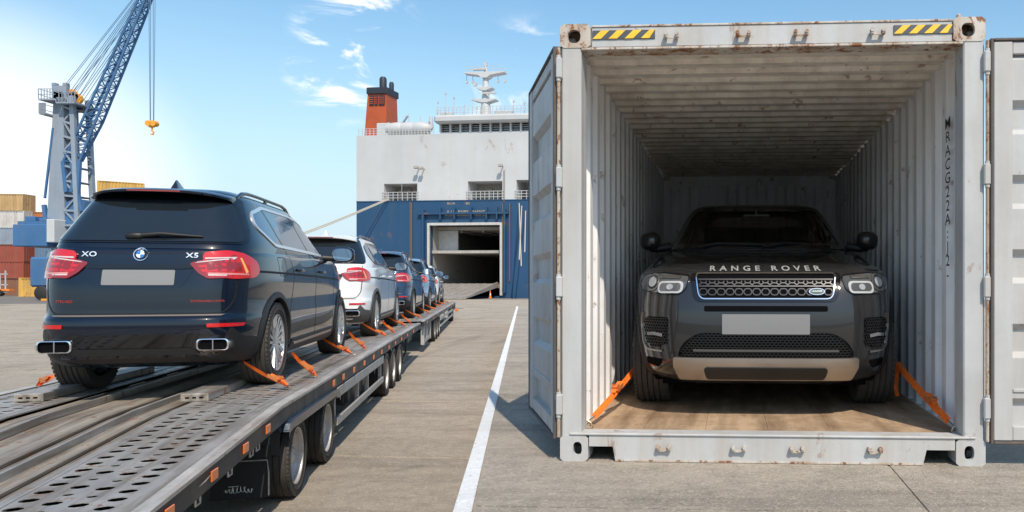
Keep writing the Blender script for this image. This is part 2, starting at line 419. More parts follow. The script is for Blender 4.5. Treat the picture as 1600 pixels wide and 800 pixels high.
def loft(rows, N, ym, nr, nf, warp=None, step=.03, cap=True):
    """rows: (z, y_rear, y_front, halfwidth); returns verts, faces of closed skin"""
    zs = []
    for a, b in zip(rows, rows[1:]):
        arc = math.sqrt((b[0]-a[0])**2+max(abs(b[1]-a[1]), abs(b[3]-a[3]), abs(b[2]-a[2])*.4)**2)
        k = max(1, int(math.ceil(arc/step)))
        zs += [a[0]+(b[0]-a[0])*i/k for i in range(k)]
    zs.append(rows[-1][0]); vs = []; fs = []; RN = 2*N-2
    for z in zs:
        _, yr, yf, w = smooth_interp(rows, z)
        o = outline(yr, yf, w, nr, nf, ym, N)
        ring = [(x, y, z) for x, y in o]+[(-x, y, z) for x, y in o[-2:0:-1]]
        vs += ring
    for i in range(len(zs)-1):
        for j in range(RN): fs.append((i*RN+j, i*RN+(j+1) % RN, (i+1)*RN+(j+1) % RN, (i+1)*RN+j))
    if cap:
        t0 = (len(zs)-1)*RN
        for j in range(N-1):            # bridge right and left halves across
            a, b = t0+j, t0+j+1; a2, b2 = t0+(RN-j) % RN, t0+(RN-j-1) % RN
            q = []
            for x in (a, b, b2, a2):
                if x not in q: q.append(x)
            if len(q) > 2: fs.append(tuple(q))
        for j in range(N-1):
            a, b = j, j+1; a2, b2 = (RN-j) % RN, (RN-j-1) % RN
            q = []
            for x in (a, a2, b2, b):
                if x not in q: q.append(x)
            if len(q) > 2: fs.append(tuple(q))
    if warp: vs = [warp(*p) for p in vs]
    return vs, fs

class CarShape:
    def __init__(s, spec):
        s.spec = spec; sp = spec
        lv, lf = loft(sp['lower'], sp.get('N', 120), sp['ym'], sp['nr'], sp['nf'], sp.get('warp'))
        gv, gf = loft(sp['green'], 90, sp['gym'], sp['gnr'], sp['gnf'], sp.get('gwarp'))
        s.lower = (lv, lf); s.green = (gv, gf)
        vs = lv+gv; fs = lf+[tuple(i+len(lv) for i in f) for f in gf]
        s.bvh = BVHTree.FromPolygons([Vector(v_) for v_ in vs], fs)
        s.gbvh = BVHTree.FromPolygons([Vector(v_) for v_ in gv], gf)
    def hit(s, o, d, green=False):
        r = (s.gbvh if green else s.bvh).ray_cast(Vector(o), Vector(d))
        return (r[0], r[1]) if r[0] is not None else (None, None)
    def body_mesh(s, name, mat, cut=None):
        lv, lf = s.lower; sp = s.spec; Rr = sp['arch']
        lv = [list(p) for p in lv]; inside = set()
        for wy in sp['wheels']:
            for i, p in enumerate(lv):
                if abs(p[0]) > sp['w']*.55:
                    dy, dz = p[1]-wy, p[2]-sp['wz']; d = math.hypot(dy, dz)
                    if d < Rr-.02: inside.add(i)
                    elif d < Rr+.02 and d > 0: p[1] = wy+dy/d*Rr; p[2] = sp['wz']+dz/d*Rr
        fs = [f for f in lf if not any(i in inside for i in f)]
        gv, gf = s.green
        if cut:
            keep = []
            for f in gf:
                c = sum((Vector(gv[i]) for i in f), Vector())/len(f)
                if not cut(c): keep.append(f)
            gf = keep
        me = bpy.data.meshes.new(name)
        me.from_pydata([tuple(p) for p in lv]+gv, [], fs+[tuple(i+len(lv) for i in f) for f in gf])
        bm = bmesh.new(); bm.from_mesh(me)
        bmesh.ops.remove_doubles(bm, verts=bm.verts[:], dist=.0005)
        bmesh.ops.delete(bm, geom=[v_ for v_ in bm.verts if not v_.link_faces], context='VERTS')
        bm.to_mesh(me); bm.free()
        me.materials.append(mat); me.polygons.foreach_set('use_smooth', [True]*len(me.polygons))
        try: me.set_sharp_from_angle(angle=R(40))
        except Exception: pass
        return me
    def project(s, pts, view, off, green=False):
        """pts (u,v) seen along view; v is height z, u runs to the viewer's chosen axis"""
        D = Vector(view['D']).normalized(); U = Vector(view['U']).normalized(); out = []
        O = Vector(view.get('O', (0, 0, 0)))
        last = None
        for u, v_ in pts:
            base = O+U*u+Vector((0, 0, v_))-D*6
            h, n = s.hit(base, D, green)
            if h is None:
                out.append(None)
            else:
                if n.dot(D) > 0: n = -n
                out.append((h+n*off, n))
        good = [i for i, q in enumerate(out) if q]
        for i, q in enumerate(out):
            if q is None and good:
                j = min(good, key=lambda k: (pts[k][0]-pts[i][0])**2+(pts[k][1]-pts[i][1])**2); out[i] = out[j]
        return out
    def patch(s, poly, view, off=.004, thick=.010, res=.035, green=False):
        n = len(poly)
        xs = [p[0] for p in poly]; zs = [p[1] for p in poly]
        pts = [Vector(p) for p in poly]
        def inside(x, z):
            c = False; j = n-1
            for i in range(n):
                if (poly[i][1] > z) != (poly[j][1] > z) and x < (poly[j][0]-poly[i][0])*(z-poly[i][1])/(poly[j][1]-poly[i][1])+poly[i][0]: c = not c
                j = i
            return c
        # split long outline edges
        dense = []
        for i in range(n):
            a, b = pts[i], pts[(i+1) % n]; k = max(1, int((b-a).length/res))
            dense += [a+(b-a)*t/k for t in range(k)]
        m = len(dense); extra = []
        x = min(xs)+res/2
        while x < max(xs):
            z = min(zs)+res/2
            while z < max(zs):
                if inside(x, z) and min((Vector((x, z))-q).length for q in dense) > res*.35: extra.append(Vector((x, z)))
                z += res
            x += res
        co, ed, fa, *_ = delaunay_2d_cdt(dense+extra, [], [list(range(m))], 1, 1e-5)
        pr = s.project([tuple(c) for c in co], view, off, green)
        if not pr or pr[0] is None: return [], []
        D = Vector(view['D']).normalized()
        vs = [q[0] for q in pr]; fs = [tuple(f) for f in fa]
        # skirt along boundary
        cnt = {}
        for f in fs:
            for a, b in zip(f, f[1:]+f[:1]): cnt[(a, b)] = cnt.get((a, b), 0)+1
        k = len(vs); idx = {}; add = []
        for (a, b) in list(cnt):
            if (b, a) not in cnt:
                for q in (a, b):
                    if q not in idx: idx[q] = k+len(add); add.append(pr[q][0]-pr[q][1]*thick)
                fs.append((b, a, idx[a], idx[b]))
        return vs+add, fs
    def add_patch(s, name, poly, view, mat, parent, off=.004, thick=.010, res=.035, green=False):
        vs, fs = s.patch(poly, view, off, thick, res, green)
        b = MB(); b.add(vs, fs); return b.obj(name, mat, parent, smooth=40)
    def ribbon(s, pts, view, w, off=.002, closed=False, green=False, mb=None, step=.04):
        pts = [Vector(p) for p in pts]; dense = []; k = len(pts)
        for i in range(k if closed else k-1):
            a, b = pts[i], pts[(i+1) % k]; m = max(1, int((b-a).length/step)); dense += [a+(b-a)*t/m for t in range(m)]
        if not closed: dense.append(pts[-1])
        else: dense.append(dense[0])
        A = []; B = []
        for i, p in enumerate(dense):
            if closed: d = dense[(i+1) % (len(dense)-1)]-dense[(i-1) % (len(dense)-1)]
            else: d = dense[min(i+1, len(dense)-1)]-dense[max(i-1, 0)]
            nrm = Vector((-d.y, d.x)).normalized() if d.length else Vector((0, 1))
            A.append(tuple(p+nrm*w/2)); B.append(tuple(p-nrm*w/2))
        pa = s.project(A, view, off, green); pb = s.project(B, view, off, green)
        mb = mb or MB(); k = len(A)
        if pa[0] is None or pb[0] is None: return mb
        a1 = [q[0] for q in pa]; b1 = [q[0] for q in pb]; a0 = [q[0]-q[1]*(off+.006) for q in pa]; b0 = [q[0]-q[1]*(off+.006) for q in pb]
        mb.strip(a1, b1); mb.strip(a0, a1); mb.strip(b1, b0)
        return mb
    def text(s, name, txt, size, pos, view, mat, parent, spacing=1, xs=1, off=.004, mirror=1, bold=0, ring=0):
        vs, fs = text_geo(txt, size, spacing=spacing, xs=xs, bold=bold)
        pr = s.project([(pos[0]+a*mirror, pos[1]+c) for a, c in vs], view, off)
        b = MB(); b.add([q[0] for q in pr], fs)
        return b.obj(name, mat, parent, fix=False)

REAR = dict(D=(0, 1, 0), U=(1, 0, 0))
FRONT = dict(D=(0, -1, 0), U=(1, 0, 0))
RIGHT = dict(D=(-1, 0, 0), U=(0, 1, 0))
LEFT = dict(D=(1, 0, 0), U=(0, 1, 0))

# wheel: axis along local X, outer face at +X
def tyre_mesh(R_, W_, mat, tread=5, block=True, n=56):
    b = MB(); rim = R_*.70; w = W_/2
    prof = [(rim, -w*.80), (rim+.012, -w*.92), (R_*.86, -w), (R_*.95, -w*.97), (R_*.985, -w*.86)]
    k = tread
    for i in range(k):
        x0 = -w*.80+(2*w*.80)*i/k; x1 = -w*.80+(2*w*.80)*(i+1)/k; g = (x1-x0)*.14
        prof += [(R_*.972, x0+.0005), (R_, x0+g), (R_, x1-g), (R_*.972, x1-.0005)] if i not in (0,) else [(R_, x0+g*.2), (R_, x1-g), (R_*.972, x1-.0005)]
    prof += [(R_*.985, w*.86), (R_*.95, w*.97), (R_*.86, w), (rim+.012, w*.92), (rim, w*.80)]
    b.lathe(prof, n, 'X')
    # raised rim protector and sidewall ring
    b.lathe([(R_*.80, w*.985), (R_*.81, w*1.03), (R_*.83, w*1.03), (R_*.84, w*.985)], n, 'X')
    if block:     # shoulder lugs
        for sd in (-1, 1):
            for j in range(n):
                t = 2*PI*j/n; c, q = math.cos(t), math.sin(t)
                m = Matrix.Rotation(t, 4, 'X')
                b.M = m; b.box((sd*w*.90, 0, R_*.972), (w*.17, 2*PI*R_/n*.62, R_*.026)); b.M = Matrix.Identity(4)
    return b.mesh('tyre', mat, smooth=35)
def rim_mesh(R_, W_, mat, style='v'):
    b = MB(); r = R_*.70; w = W_/2
    b.lathe([(r*1.0, w*.93), (r*1.02, w*.80), (r*.955, w*.76), (r*.93, w*.55), (r*.91, 0), (r*.93, -w*.8)], 40, 'X')
    b.lathe([(r*1.0, w*.93), (r*.955, w*.90), (r*.94, w*.80), (r*.93, w*.55)], 40, 'X')
    if style == 'truck':
        b.lathe([(.0001, w*.42), (r*.30, w*.42), (r*.34, w*.30), (r*.40, w*.10), (r*.72, w*.02), (r*.86, w*.25), (r*.92, w*.55)], 36, 'X')
        b.lathe([(.0001, w*.72), (r*.20, w*.70), (r*.25, w*.62), (r*.26, w*.40)], 20, 'X')
        for j in range(10):
            t = 2*PI*j/10; b.cyl((w*.10, r*.36*math.cos(t), r*.36*math.sin(t)), (w*.50, r*.36*math.cos(t), r*.36*math.sin(t)), r*.035, 6)
    else:
        n = 10
        for j in range(n):
            t = 2*PI*j/n+.1; 
            for sgn in (-1, 1):
                t0 = t+sgn*.05; t1 = t+sgn*(.17 if style == 'v' else .10)
                p0 = Vector((w*.62, r*.16*math.cos(t0), r*.16*math.sin(t0))); p1 = Vector((w*.80, r*.95*math.cos(t1), r*.95*math.sin(t1)))
                pm = (p0+p1)/2+Vector((w*.02, 0, 0)); b.bar(p0, pm, r*.10, r*.11); b.bar(pm, p1, r*.085, r*.10)
        b.lathe([(.0001, w*.74), (r*.15, w*.74), (r*.19, w*.66), (r*.20, w*.40)], 20, 'X')
        for j in range(5):
            t = 2*PI*j/5+.3; b.cyl((w*.6, r*.12*math.cos(t), r*.12*math.sin(t)), (w*.77, r*.12*math.cos(t), r*.12*math.sin(t)), r*.02, 6)
    return b.mesh('rim', mat, smooth=30)
def disc_mesh(R_, W_):
    b = MB(); r = R_*.66; w = W_/2; b.lathe([(.001, w*.05), (r*.80, w*.05), (r*.80, -w*.1), (.001, -w*.1)], 28, 'X'); b.lathe([(r*.8, -w*.3), (r*1.02, -w*.3)], 28, 'X')
    return b.mesh('brake_disc', M['chassis'], smooth=30)
CAR_T = tyre_mesh(.385, .25, M['tyre_dusty']); CAR_R = rim_mesh(.385, .25, M['alloy']); CAR_D = disc_mesh(.385, .25)
def car_wheel(parent, x, y, z, side):
    w = empty('wheel', (x, y, z)); w.parent = parent; w.rotation_euler = (0, 0, 0 if side > 0 else PI)
    link('tyre', CAR_T, w); link('rim', CAR_R, w); link('brake_disc', CAR_D, w)
    return w
TR_T = tyre_mesh(.335, .235, M['tyre_dusty'], 4); TR_R = rim_mesh(.335, .235, M['truckrim'], 'truck')
def truck_wheel(parent, x, y, z, side=1):
    w = empty('wheel', (x, y, z)); w.parent = parent; w.rotation_euler = (random.uniform(0, 6), 0, 0 if side > 0 else PI)
    link('tyre', TR_T, w); link('rim', TR_R, w); return w

# --- sport utility with its tail towards the camera ------------------
SUV_L, SUV_W = 5.05, .85
def suv_warp(x, y, z):
    # hood falls away at the nose, sill tucks up, tailgate concavity handled by rows
    if y > 3.7 and z > .75:
        t = min(1, (y-3.7)/1.3); z -= .20*t*t*(z-.75)/.45
    if z > 1.0 and y < 3.9: pass
    return (x, y, z)
suv_spec = dict(
    lower=[(.24, .30, 4.80, .74), (.30, .12, 4.95, .80), (.36, .05, 4.99, .822), (.48, .015, 5.03, .838), (.60, .0, 5.05, .845), (.66, .012, 5.05, .846), (.685, .045, 5.05, .845),
           (.80, .052, 5.05, .842), (.92, .062, 5.04, .848), (1.00, .080, 5.02, .852), (1.08, .100, 5.0, .846), (1.16, .118, 4.96, .832), (1.22, .135, 4.90, .812), (1.25, .19, 4.80, .76), (1.262, .40, 4.5, .60), (1.268, .9, 4.1, .3)],
    ym=2.5, nr=6.0, nf=4.5, warp=suv_warp, w=.85, arch=.44, wheels=(.92, 4.22), wz=.385,
    green=[(1.20, .150, 3.98, .80), (1.28, .185, 3.82, .785), (1.42, .29, 3.52, .728), (1.56, .395, 3.22, .668), (1.68, .49, 2.95, .612), (1.74, .56, 2.78, .578), (1.79, .67, 2.58, .515), (1.82, .86, 2.35, .42), (1.835, 1.25, 2.0, .22)],
    gym=2.1, gnr=6.2, gnf=5, N=130)
SUV = CarShape(suv_spec)
def make_suv(label, mats, full=True):
    """mats: body paint, glass etc.; returns the root Empty (local y points forward, origin under the rear bumper)"""
    root = empty('suv', (0, 0, 0), 0, label, 'car', 'cars loaded on the transporter')
    body, cs = mats['body'], SUV
    link('body', cs.body_mesh('body', body), root)
    # wheel wells, arches and wheels
    for wy in (.92, 4.22):
        for sd in (1, -1):
            car_wheel(root, sd*(.85-.135), wy, .385, sd)
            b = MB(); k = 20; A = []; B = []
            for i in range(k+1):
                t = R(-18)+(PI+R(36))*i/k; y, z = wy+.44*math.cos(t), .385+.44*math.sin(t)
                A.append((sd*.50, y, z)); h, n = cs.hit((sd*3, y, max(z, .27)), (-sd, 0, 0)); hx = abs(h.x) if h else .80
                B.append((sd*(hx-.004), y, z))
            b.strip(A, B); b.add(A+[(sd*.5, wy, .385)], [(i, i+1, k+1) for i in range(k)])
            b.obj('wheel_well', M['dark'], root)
            a = MB(); C1 = []; C2 = []; C3 = []; C0 = []
            for i in range(k+1):
                t = R(-14)+(PI+R(28))*i/k
                def ring(rr, o):
                    y, z = wy+rr*math.cos(t), .385+rr*math.sin(t); h, n = cs.hit((sd*3, y, max(z, .27)), (-sd, 0, 0)); hx = abs(h.x) if h else .80
                    return (sd*(hx+o), y, z)
                C0.append(ring(.425, -.03)); C1.append(ring(.430, .016)); C2.append(ring(.475, .014)); C3.append(ring(.49, -.004))
            a.strip(C0, C1); a.strip(C1, C2); a.strip(C2, C3)
            a.obj('wheel_arch_trim', mats['trim'], root, smooth=50)
    # side glass with bright surround
    win = rpoly([(.80, 1.60), (.76, 1.47), (1.08, 1.315), (3.40, 1.285), (3.66, 1.31), (3.15, 1.545), (2.75, 1.650), (2.2, 1.69), (1.2, 1.685)], .06, 5)
    for view, sd in ((RIGHT, 1), (LEFT, -1)):
        b = cs.ribbon(win, view, .030, .010, closed=True, green=False); b.obj('window_surround', mats['surround'], root, smooth=60)
        splits = [1.22, 1.42, 2.42, 3.9]
        segs = [(.60, 1.36, 'quarter_window'), (1.40, 2.44, 'rear_door_window'), (2.48, 3.9, 'front_door_window')]
        def clip(y0a, y1a, slant):
            # clip window polygon between slanted lines
            def cl(poly, y0, sgn):
                out = []; k = len(poly)
                def f(p): return sgn*(p[0]-(y0-slant*(p[1]-1.3)))
                for i in range(k):
                    a, b_ = poly[i-1], poly[i]; fa, fb = f(a), f(b_)
                    if fa*fb < 0: t = fa/(fa-fb); out.append((a[0]+(b_[0]-a[0])*t, a[1]+(b_[1]-a[1])*t))
                    if fb >= 0: out.append(b_)
                return out
            return cl(cl(win, y0a, 1), y1a, -1)
        for y0, y1, nm in segs:
            poly = clip(y0, y1, .5)
            clean = [p for i, p in enumerate(poly) if i == 0 or math.hypot(p[0]-poly[i-1][0], p[1]-poly[i-1][1]) > .004]
            if len(clean) > 2: cs.add_patch('side_window', clean, view, M['glass_sky_side'], root, .004, .006, .08)
        # pillars are black strips between panes
        for y0 in (1.38, 2.46):
            cs.ribbon([(y0+.02, 1.30), (y0-.18, 1.685)], view, .05, .006).obj('window_pillar', M['black_gloss'], root)
        # shut lines, rub strip, sill
        g = MB()
        cs.ribbon([(1.42, 1.28), (1.50, 1.05), (1.46, .84), (1.36, .66), (1.36, .34)], view, .010, .0015, mb=g)
        cs.ribbon([(2.50, 1.28), (2.56, .95), (2.56, .34)], view, .010, .0015, mb=g)
        cs.ribbon([(3.60, 1.24), (3.66, .95), (3.60, .34)], view, .010, .0015, mb=g)
        cs.ribbon([(1.36, .335), (3.60, .335)], view, .010, .0015, mb=g)
        cs.ribbon(rpoly([(.98, 1.20), (1.24, 1.20), (1.24, 1.02), (.98, 1.02)], .04), view, .006, .0015, closed=True, mb=g)
        g.obj('panel_gap', M['seam'], root)
        c = cs.ribbon([(.42, 1.055), (1.2, 1.045), (2.5, 1.03), (4.0, 1.0)], view, .020, .003); c.obj('crease_strip', mats['crease'], root)
        cs.add_patch('sill_trim', rpoly([(1.42, .26), (3.70, .26), (3.62, .40), (1.48, .38)], .03), view, mats['trim'], root, .016, .02, .1)
        cs.add_patch('sill_strip', rpoly([(1.55, .325), (3.50, .345), (3.50, .375), (1.55, .352)], .01), view, M['satin'], root, .021, .004, .1)
        for y in (1.62, 2.72):          # handles on small mounts
            h, n = cs.hit((sd*3, y+.10, 1.085), (-sd, 0, 0)); b = MB()
            b.tube([h+Vector((0, -.10, 0)), h+Vector((sd*.032, -.07, 0)), h+Vector((sd*.036, .07, 0)), h+Vector((0, .10, 0))], .013, 8)
            b.obj('door_handle', mats['handle'], root, smooth=50)
        # roof rail
        P = []
        for i in range(13):
            y = .72+1.95*i/12; h, n = cs.hit((sd*.53, y, 4), (0, 0, -1))
            P.append(h+Vector((0, 0, .036*math.sin(PI*min(1, max(0, min(i, 12-i)/1.6)/1)/2)-.003)))
        b = MB(); b.tube(P, .017, 8)
        for i in (1, 6, 11): b.box(P[i]-Vector((0, 0, .02)), (.02, .06, .03))
        b.obj('roof_rail', mats['rail'], root, smooth=50)
        # mirror
        mr = MB(); mp = []
        mx = MB(); cx, cy, cz = sd*1.00, 3.42, 1.31
        k = 14; prof = [(.10, .55), (.075, .85), (.03, 1.0), (-.03, .98), (-.07, .72), (-.085, .3)]
        vs = []
        for dy, q in prof:
            for j in range(k):
                t = 2*PI*j/k; c_, s_ = math.cos(t), math.sin(t)
                vs.append((cx+.135*q*abs(c_)**.7*(1 if c_ > 0 else -1), cy+dy*.9, cz+.098*q*abs(s_)**.7*(1 if s_ > 0 else -1)))
        fs = [(i*k+j, i*k+(j+1) % k, (i+1)*k+(j+1) % k, (i+1)*k+j) for i in range(len(prof)-1) for j in range(k)]+[tuple(range(k)), tuple(range((len(prof)-1)*k, len(prof)*k))]
        mx.add(vs, fs); mo = mx.obj('door_mirror', mats['mirror'], root, smooth=50)
        gl = MB(); gl.prism([(cx+.112*abs(math.cos(2*PI*j/20))**.7*(1 if math.cos(2*PI*j/20) > 0 else -1), cz+.080*abs(math.sin(2*PI*j/20))**.7*(1 if math.sin(2*PI*j/20) > 0 else -1)) for j in range(20)], cy-.062, cy-.090, 'XZ')
        gl.obj('mirror_glass', plain_mirror, mo)
        ar = MB(); ar.tube([(sd*.76, 3.42, 1.27), (sd*.90, 3.42, 1.265), (cx, cy+.02, cz-.04)], [.045, .035, .03], 8); ar.obj('mirror_arm', M['black_plastic'], mo, smooth=50)
    # rear glass, spoiler
    cs.add_patch('rear_window_frame', rpoly([(-.715, 1.285), (.715, 1.285), (.690, 1.40), (.555, 1.735), (-.555, 1.735), (-.690, 1.40)], .05, 5), REAR, M['black_gloss'], root, .006, .012, .028, green=True)
    cs.add_patch('rear_window', rpoly([(-.690, 1.300), (.690, 1.300), (.650, 1.42), (.540, 1.665), (-.540, 1.665), (-.650, 1.42)], .06, 5), REAR, M['tint'], root, .011, .006, .028, green=True)
    b = MB(); NS = 20; rows = []
    for i in range(NS+1):
        x = -.54+1.08*i/NS; q = abs(x)/.54; e = .17*q**5; ye = .375+e; dz = -.050*q**3
        rows.append([(x, ye+.40, 1.800+dz), (x, ye+.06, 1.775+dz), (x, ye, 1.757+dz), (x, ye+.004, 1.738+dz), (x, ye+.05, 1.730+dz), (x, ye+.40, 1.722+dz)])
    k = 6; vs = [p for r_ in rows for p in r_]
    b.add(vs, [(i*k+j, i*k+j+1, (i+1)*k+j+1, (i+1)*k+j) for i in range(NS) for j in range(k-1)]+[tuple(range(k)), tuple(range(NS*k, NS*k+k))])
    so = b.obj('spoiler', body, root, smooth=50)
    b = MB(); b.bb(-.20, .20, .363, .385, 1.740, 1.752); b.obj('brake_lamp', M['red_dark'], so)
    # wiper
    b = MB(); h = cs.project([(-.08, 1.335), (.02, 1.345), (.42, 1.335)], REAR, .02, True)
    b.box(h[0][0], (.13, .05, .055), None, .015); b.tube([h[0][0], h[1][0]+Vector((.1, -.02, .01)), h[2][0]], [.022, .018, .008], 8)
    b.obj('rear_wiper', M['black_plastic'], root, smooth=50)
    # antenna fin
    b = MB(); h, n = cs.hit((0, .95, 4), (0, 0, -1)); z = h.z-.01
    b.add([(-.03, .82, z), (.03, .82, z), (.035, .98, z), (-.035, .98, z), (0, 1.13, z+.01), (0, .86, z+.085), (0, .90, z+.088), (0, 1.0, z+.05)],
          [(0, 1, 5), (1, 2, 6, 5), (3, 0, 5, 6), (2, 4, 7, 6), (4, 3, 6, 7), (0, 3, 4, 2, 1)])
    b.obj('antenna_fin', body, root, smooth=50)
    # tail lamps: outer unit wraps round the corner, inner one sits on the tailgate
    for sd in (1, -1):
        vw = dict(D=(-sd*.77, .64, 0), U=(sd*.64, .77, 0), O=(sd*.85, .06, 0))
        lo = rpoly([(-.20, 1.205), (-.20, 1.0), (-.02, .985), (.20, 1.0), (.27, 1.05), (.25, 1.14), (.12, 1.20), (-.04, 1.225)], .04, 5)
        o = cs.add_patch('tail_lamp', lo, vw, M['red_lamp'], root, .016, .02, .04)
        for poly, mt in (([(-.19, 1.150), (.02, 1.163), (.02, 1.173), (-.19, 1.163)], 'lamp_white'), ([(.05, 1.165), (.065, 1.165), (.115, 1.045), (.09, 1.03)], 'lamp_amber_line'), ([(-.19, 1.02), (.12, 1.018), (.12, 1.03), (-.19, 1.035)], 'lamp_pink'), ([(-.19, 1.045), (.05, 1.050), (.05, 1.125), (-.19, 1.125)], 'red_dark')):
            cs.add_patch('lamp_strip' if mt != 'red_dark' else 'lamp_insert', poly, vw, M[mt], o, .018, .003, .05)
        li = rpoly([(sd*.665, 1.195), (sd*.665, .995), (sd*.50, .985), (sd*.43, 1.03), (sd*.36, 1.115), (sd*.42, 1.135), (sd*.56, 1.165)], .02, 4)
        if sd < 0: li = li[::-1]
        o = cs.add_patch('tailgate_lamp', li, REAR, M['red_dark'], root, .016, .02, .04)
        for poly, mt in (([(.40, 1.116), (.66, 1.152), (.66, 1.163), (.42, 1.126)], 'lamp_white'), ([(.44, 1.078), (.66, 1.095), (.66, 1.125), (.42, 1.095)], 'red_lamp'), ([(.46, 1.04), (.66, 1.045), (.66, 1.07), (.44, 1.06)], 'red_lamp'), ([(.50, 1.01), (.62, 1.01), (.62, 1.02), (.50, 1.02)], 'lamp_white')):
            poly = [(sd*a, c) for a, c in poly]
            cs.add_patch('lamp_strip', poly if sd > 0 else poly[::-1], REAR, M[mt], o, .018, .003, .05)
        # reflector, tail pipe
        rf = [(sd*.50, .583), (sd*.76, .585), (sd*.775, .612), (sd*.50, .615)]
        cs.add_patch('reflector', rpoly(rf if sd > 0 else rf[::-1], .008), dict(D=(-sd*.25, .97, 0), U=(.97, sd*.25, 0)), M['red_lamp'], root, .008, .012, .05)
        pp = rrect(sd*.56, .44, .24, .095, .035, 5)
        cs.add_patch('exhaust_surround', rrect(sd*.56, .435, .32, .165, .06, 5), REAR, M['black_gloss'], root, .006, .01, .04)
        b = MB(); hy = cs.project([(sd*.38, .44)], REAR, 0)[0][0].y-.022; k = len(pp)
        for (s0, y0), (s1, y1) in (((1, hy+.16), (1, hy)), ((1, hy), (.90, hy-.002)), ((.90, hy-.002), (.88, hy+.06))):
            P0 = [(sd*.56+(a-sd*.56)*s0, y0, .44+(c-.44)*s0) for a, c in pp]; P1 = [(sd*.56+(a-sd*.56)*s1, y1, .44+(c-.44)*s1) for a, c in pp]
            b.add(P0+P1, [(i, (i+1) % k, k+(i+1) % k, k+i) for i in range(k)])
        b.bb(sd*.56-.004, sd*.56+.004, hy+.004, hy+.05, .395, .485)
        eo = b.obj('tail_pipe', M['chrome'], root, smooth=40)
        b = MB(); b.prism([(sd*.56+(a-sd*.56)*.86, .44+(c-.44)*.86) for a, c in pp], hy+.02, hy+.022, 'XZ'); b.obj('pipe_opening', M['dark'], eo)
    # tailgate shut line and trims
    g = MB(); tg = rpoly([(-.675, 1.28), (-.69, 1.0), (-.675, .80), (-.61, .70), (.61, .70), (.675, .80), (.69, 1.0), (.675, 1.28)], .05, 5); cs.ribbon([p for p in tg if p[1] < 1.25], REAR, .009, .0025, mb=g, step=.025)
    cs.ribbon(rpoly([(-.60, 1.205), (.60, 1.205), (.62, 1.15), (.40, 1.085), (-.40, 1.085), (-.62, 1.15)], .03), REAR, .005, .0012, closed=True, mb=g)
    g.obj('panel_gap', M['seam'], root)
    cs.add_patch('tailgate_trim', rpoly([(-.40, 1.105), (.40, 1.105), (.38, 1.072), (.30, 1.066), (-.30, 1.066), (-.38, 1.072)], .015), REAR, M['black_gloss'], root, .012, .02, .06)
    cs.add_patch('number_plate', rrect(0, .995, .52, .125, .012), REAR, M['plate'], root, .010, .012, .06)
    cs.add_patch('plate_recess', rpoly([(-.40, 1.075), (.40, 1.075), (.31, .91), (-.31, .91)], .03), REAR, mats['recess'], root, .003, .008, .06)
    cs.add_patch('bumper_strip', [(-.60, .674), (.60, .674), (.62, .690), (-.62, .690)], REAR, M['bumper_strip'], root, .008, .01, .06)
    cs.add_patch('bumper_insert', rpoly([(-.47, .53), (.47, .53), (.52, .49), (.46, .42), (-.46, .42), (-.52, .49)], .04), REAR, M['black_gloss'], root, .006, .012, .06)
    cs.add_patch('bumper_valance', rpoly([(-.80, .40), (-.44, .385), (.44, .385), (.80, .40), (.80, .29), (-.80, .29)], .03), REAR, mats['trim'], root, .005, .012, .06)
    cs.add_patch('skid_plate', rpoly([(-.46, .415), (.40, .415), (.46, .365), (-.50, .365)], .02), REAR, mats['skid'], root, .014, .012, .06)
    for sd in (1, -1):       # lower bumper corner cladding, wraps round
        vw = dict(D=(-sd*.8, .6, 0), U=(sd*.6, .8, 0), O=(sd*.85, .05, 0))
        cs.add_patch('bumper_corner', rpoly([(-.14, .28), (-.10, .52), (-.06, .585), (.06, .50), (.34, .47), (.28, .28)], .03), vw, mats['trim'], root, .008, .012, .05)
    return root
plain_mirror = plain('mirror_glass', (.25, .34, .45), .03, .9)
M['lamp_amber_line'] = plain('lamp_amber_line', (.85, .45, .12), .2, 0, .5)
M['bright_trim'] = plain('bright_trim', (.80, .80, .80), .25, .7)
M['lamp_pink'] = plain('lamp_pink', (.60, .25, .22), .2, 0, .5)
M['bumper_strip'] = plain('bumper_strip', (.30, .24, .20), .35, .6)
def suv_mats(c, trim='black_plastic', **k):
    p = paint('paint_'+k.get('nm', 'x'), c, k.get('metal', .35))
    d = dict(body=p, trim=M[trim], surround=M['bright_trim'], crease=M['seam'], handle=p, rail=M['black_gloss'], mirror=p, recess=p, skid=M['black_plastic'])
    d.update({a: b for a, b in k.items() if a in d}); return d
# --- dark grey off-roader, nose towards the camera, inside the container
OFF = CarShape(dict(
    lower=[(.20, .22, 4.46, .80), (.25, .12, 4.62, .88), (.32, .05, 4.70, .915), (.42, .02, 4.735, .935), (.57, .0, 4.75, .945), (.70, .01, 4.745, .955), (.80, .02, 4.72, .957), (.88, .04, 4.69, .952),
           (.945, .05, 4.64, .938), (.985, .06, 4.54, .915), (1.03, .08, 4.34, .885), (1.08, .10, 4.05, .86), (1.13, .13, 3.70, .83), (1.165, .18, 3.35, .77), (1.18, .35, 3.0, .66), (1.188, .8, 2.6, .4)],
    ym=2.4, nr=7, nf=5.2, w=.95, arch=.43, wheels=(1.0, 3.92), wz=.37, N=130,
    green=[(1.12, .16, 3.62, .80), (1.18, .20, 3.50, .785), (1.34, .34, 3.08, .730), (1.48, .46, 2.78, .672), (1.57, .56, 2.60, .625), (1.62, .68, 2.46, .565), (1.65, .9, 2.25, .45), (1.665, 1.2, 2.0, .22)],
    gym=1.9, gnr=6, gnf=5.0))
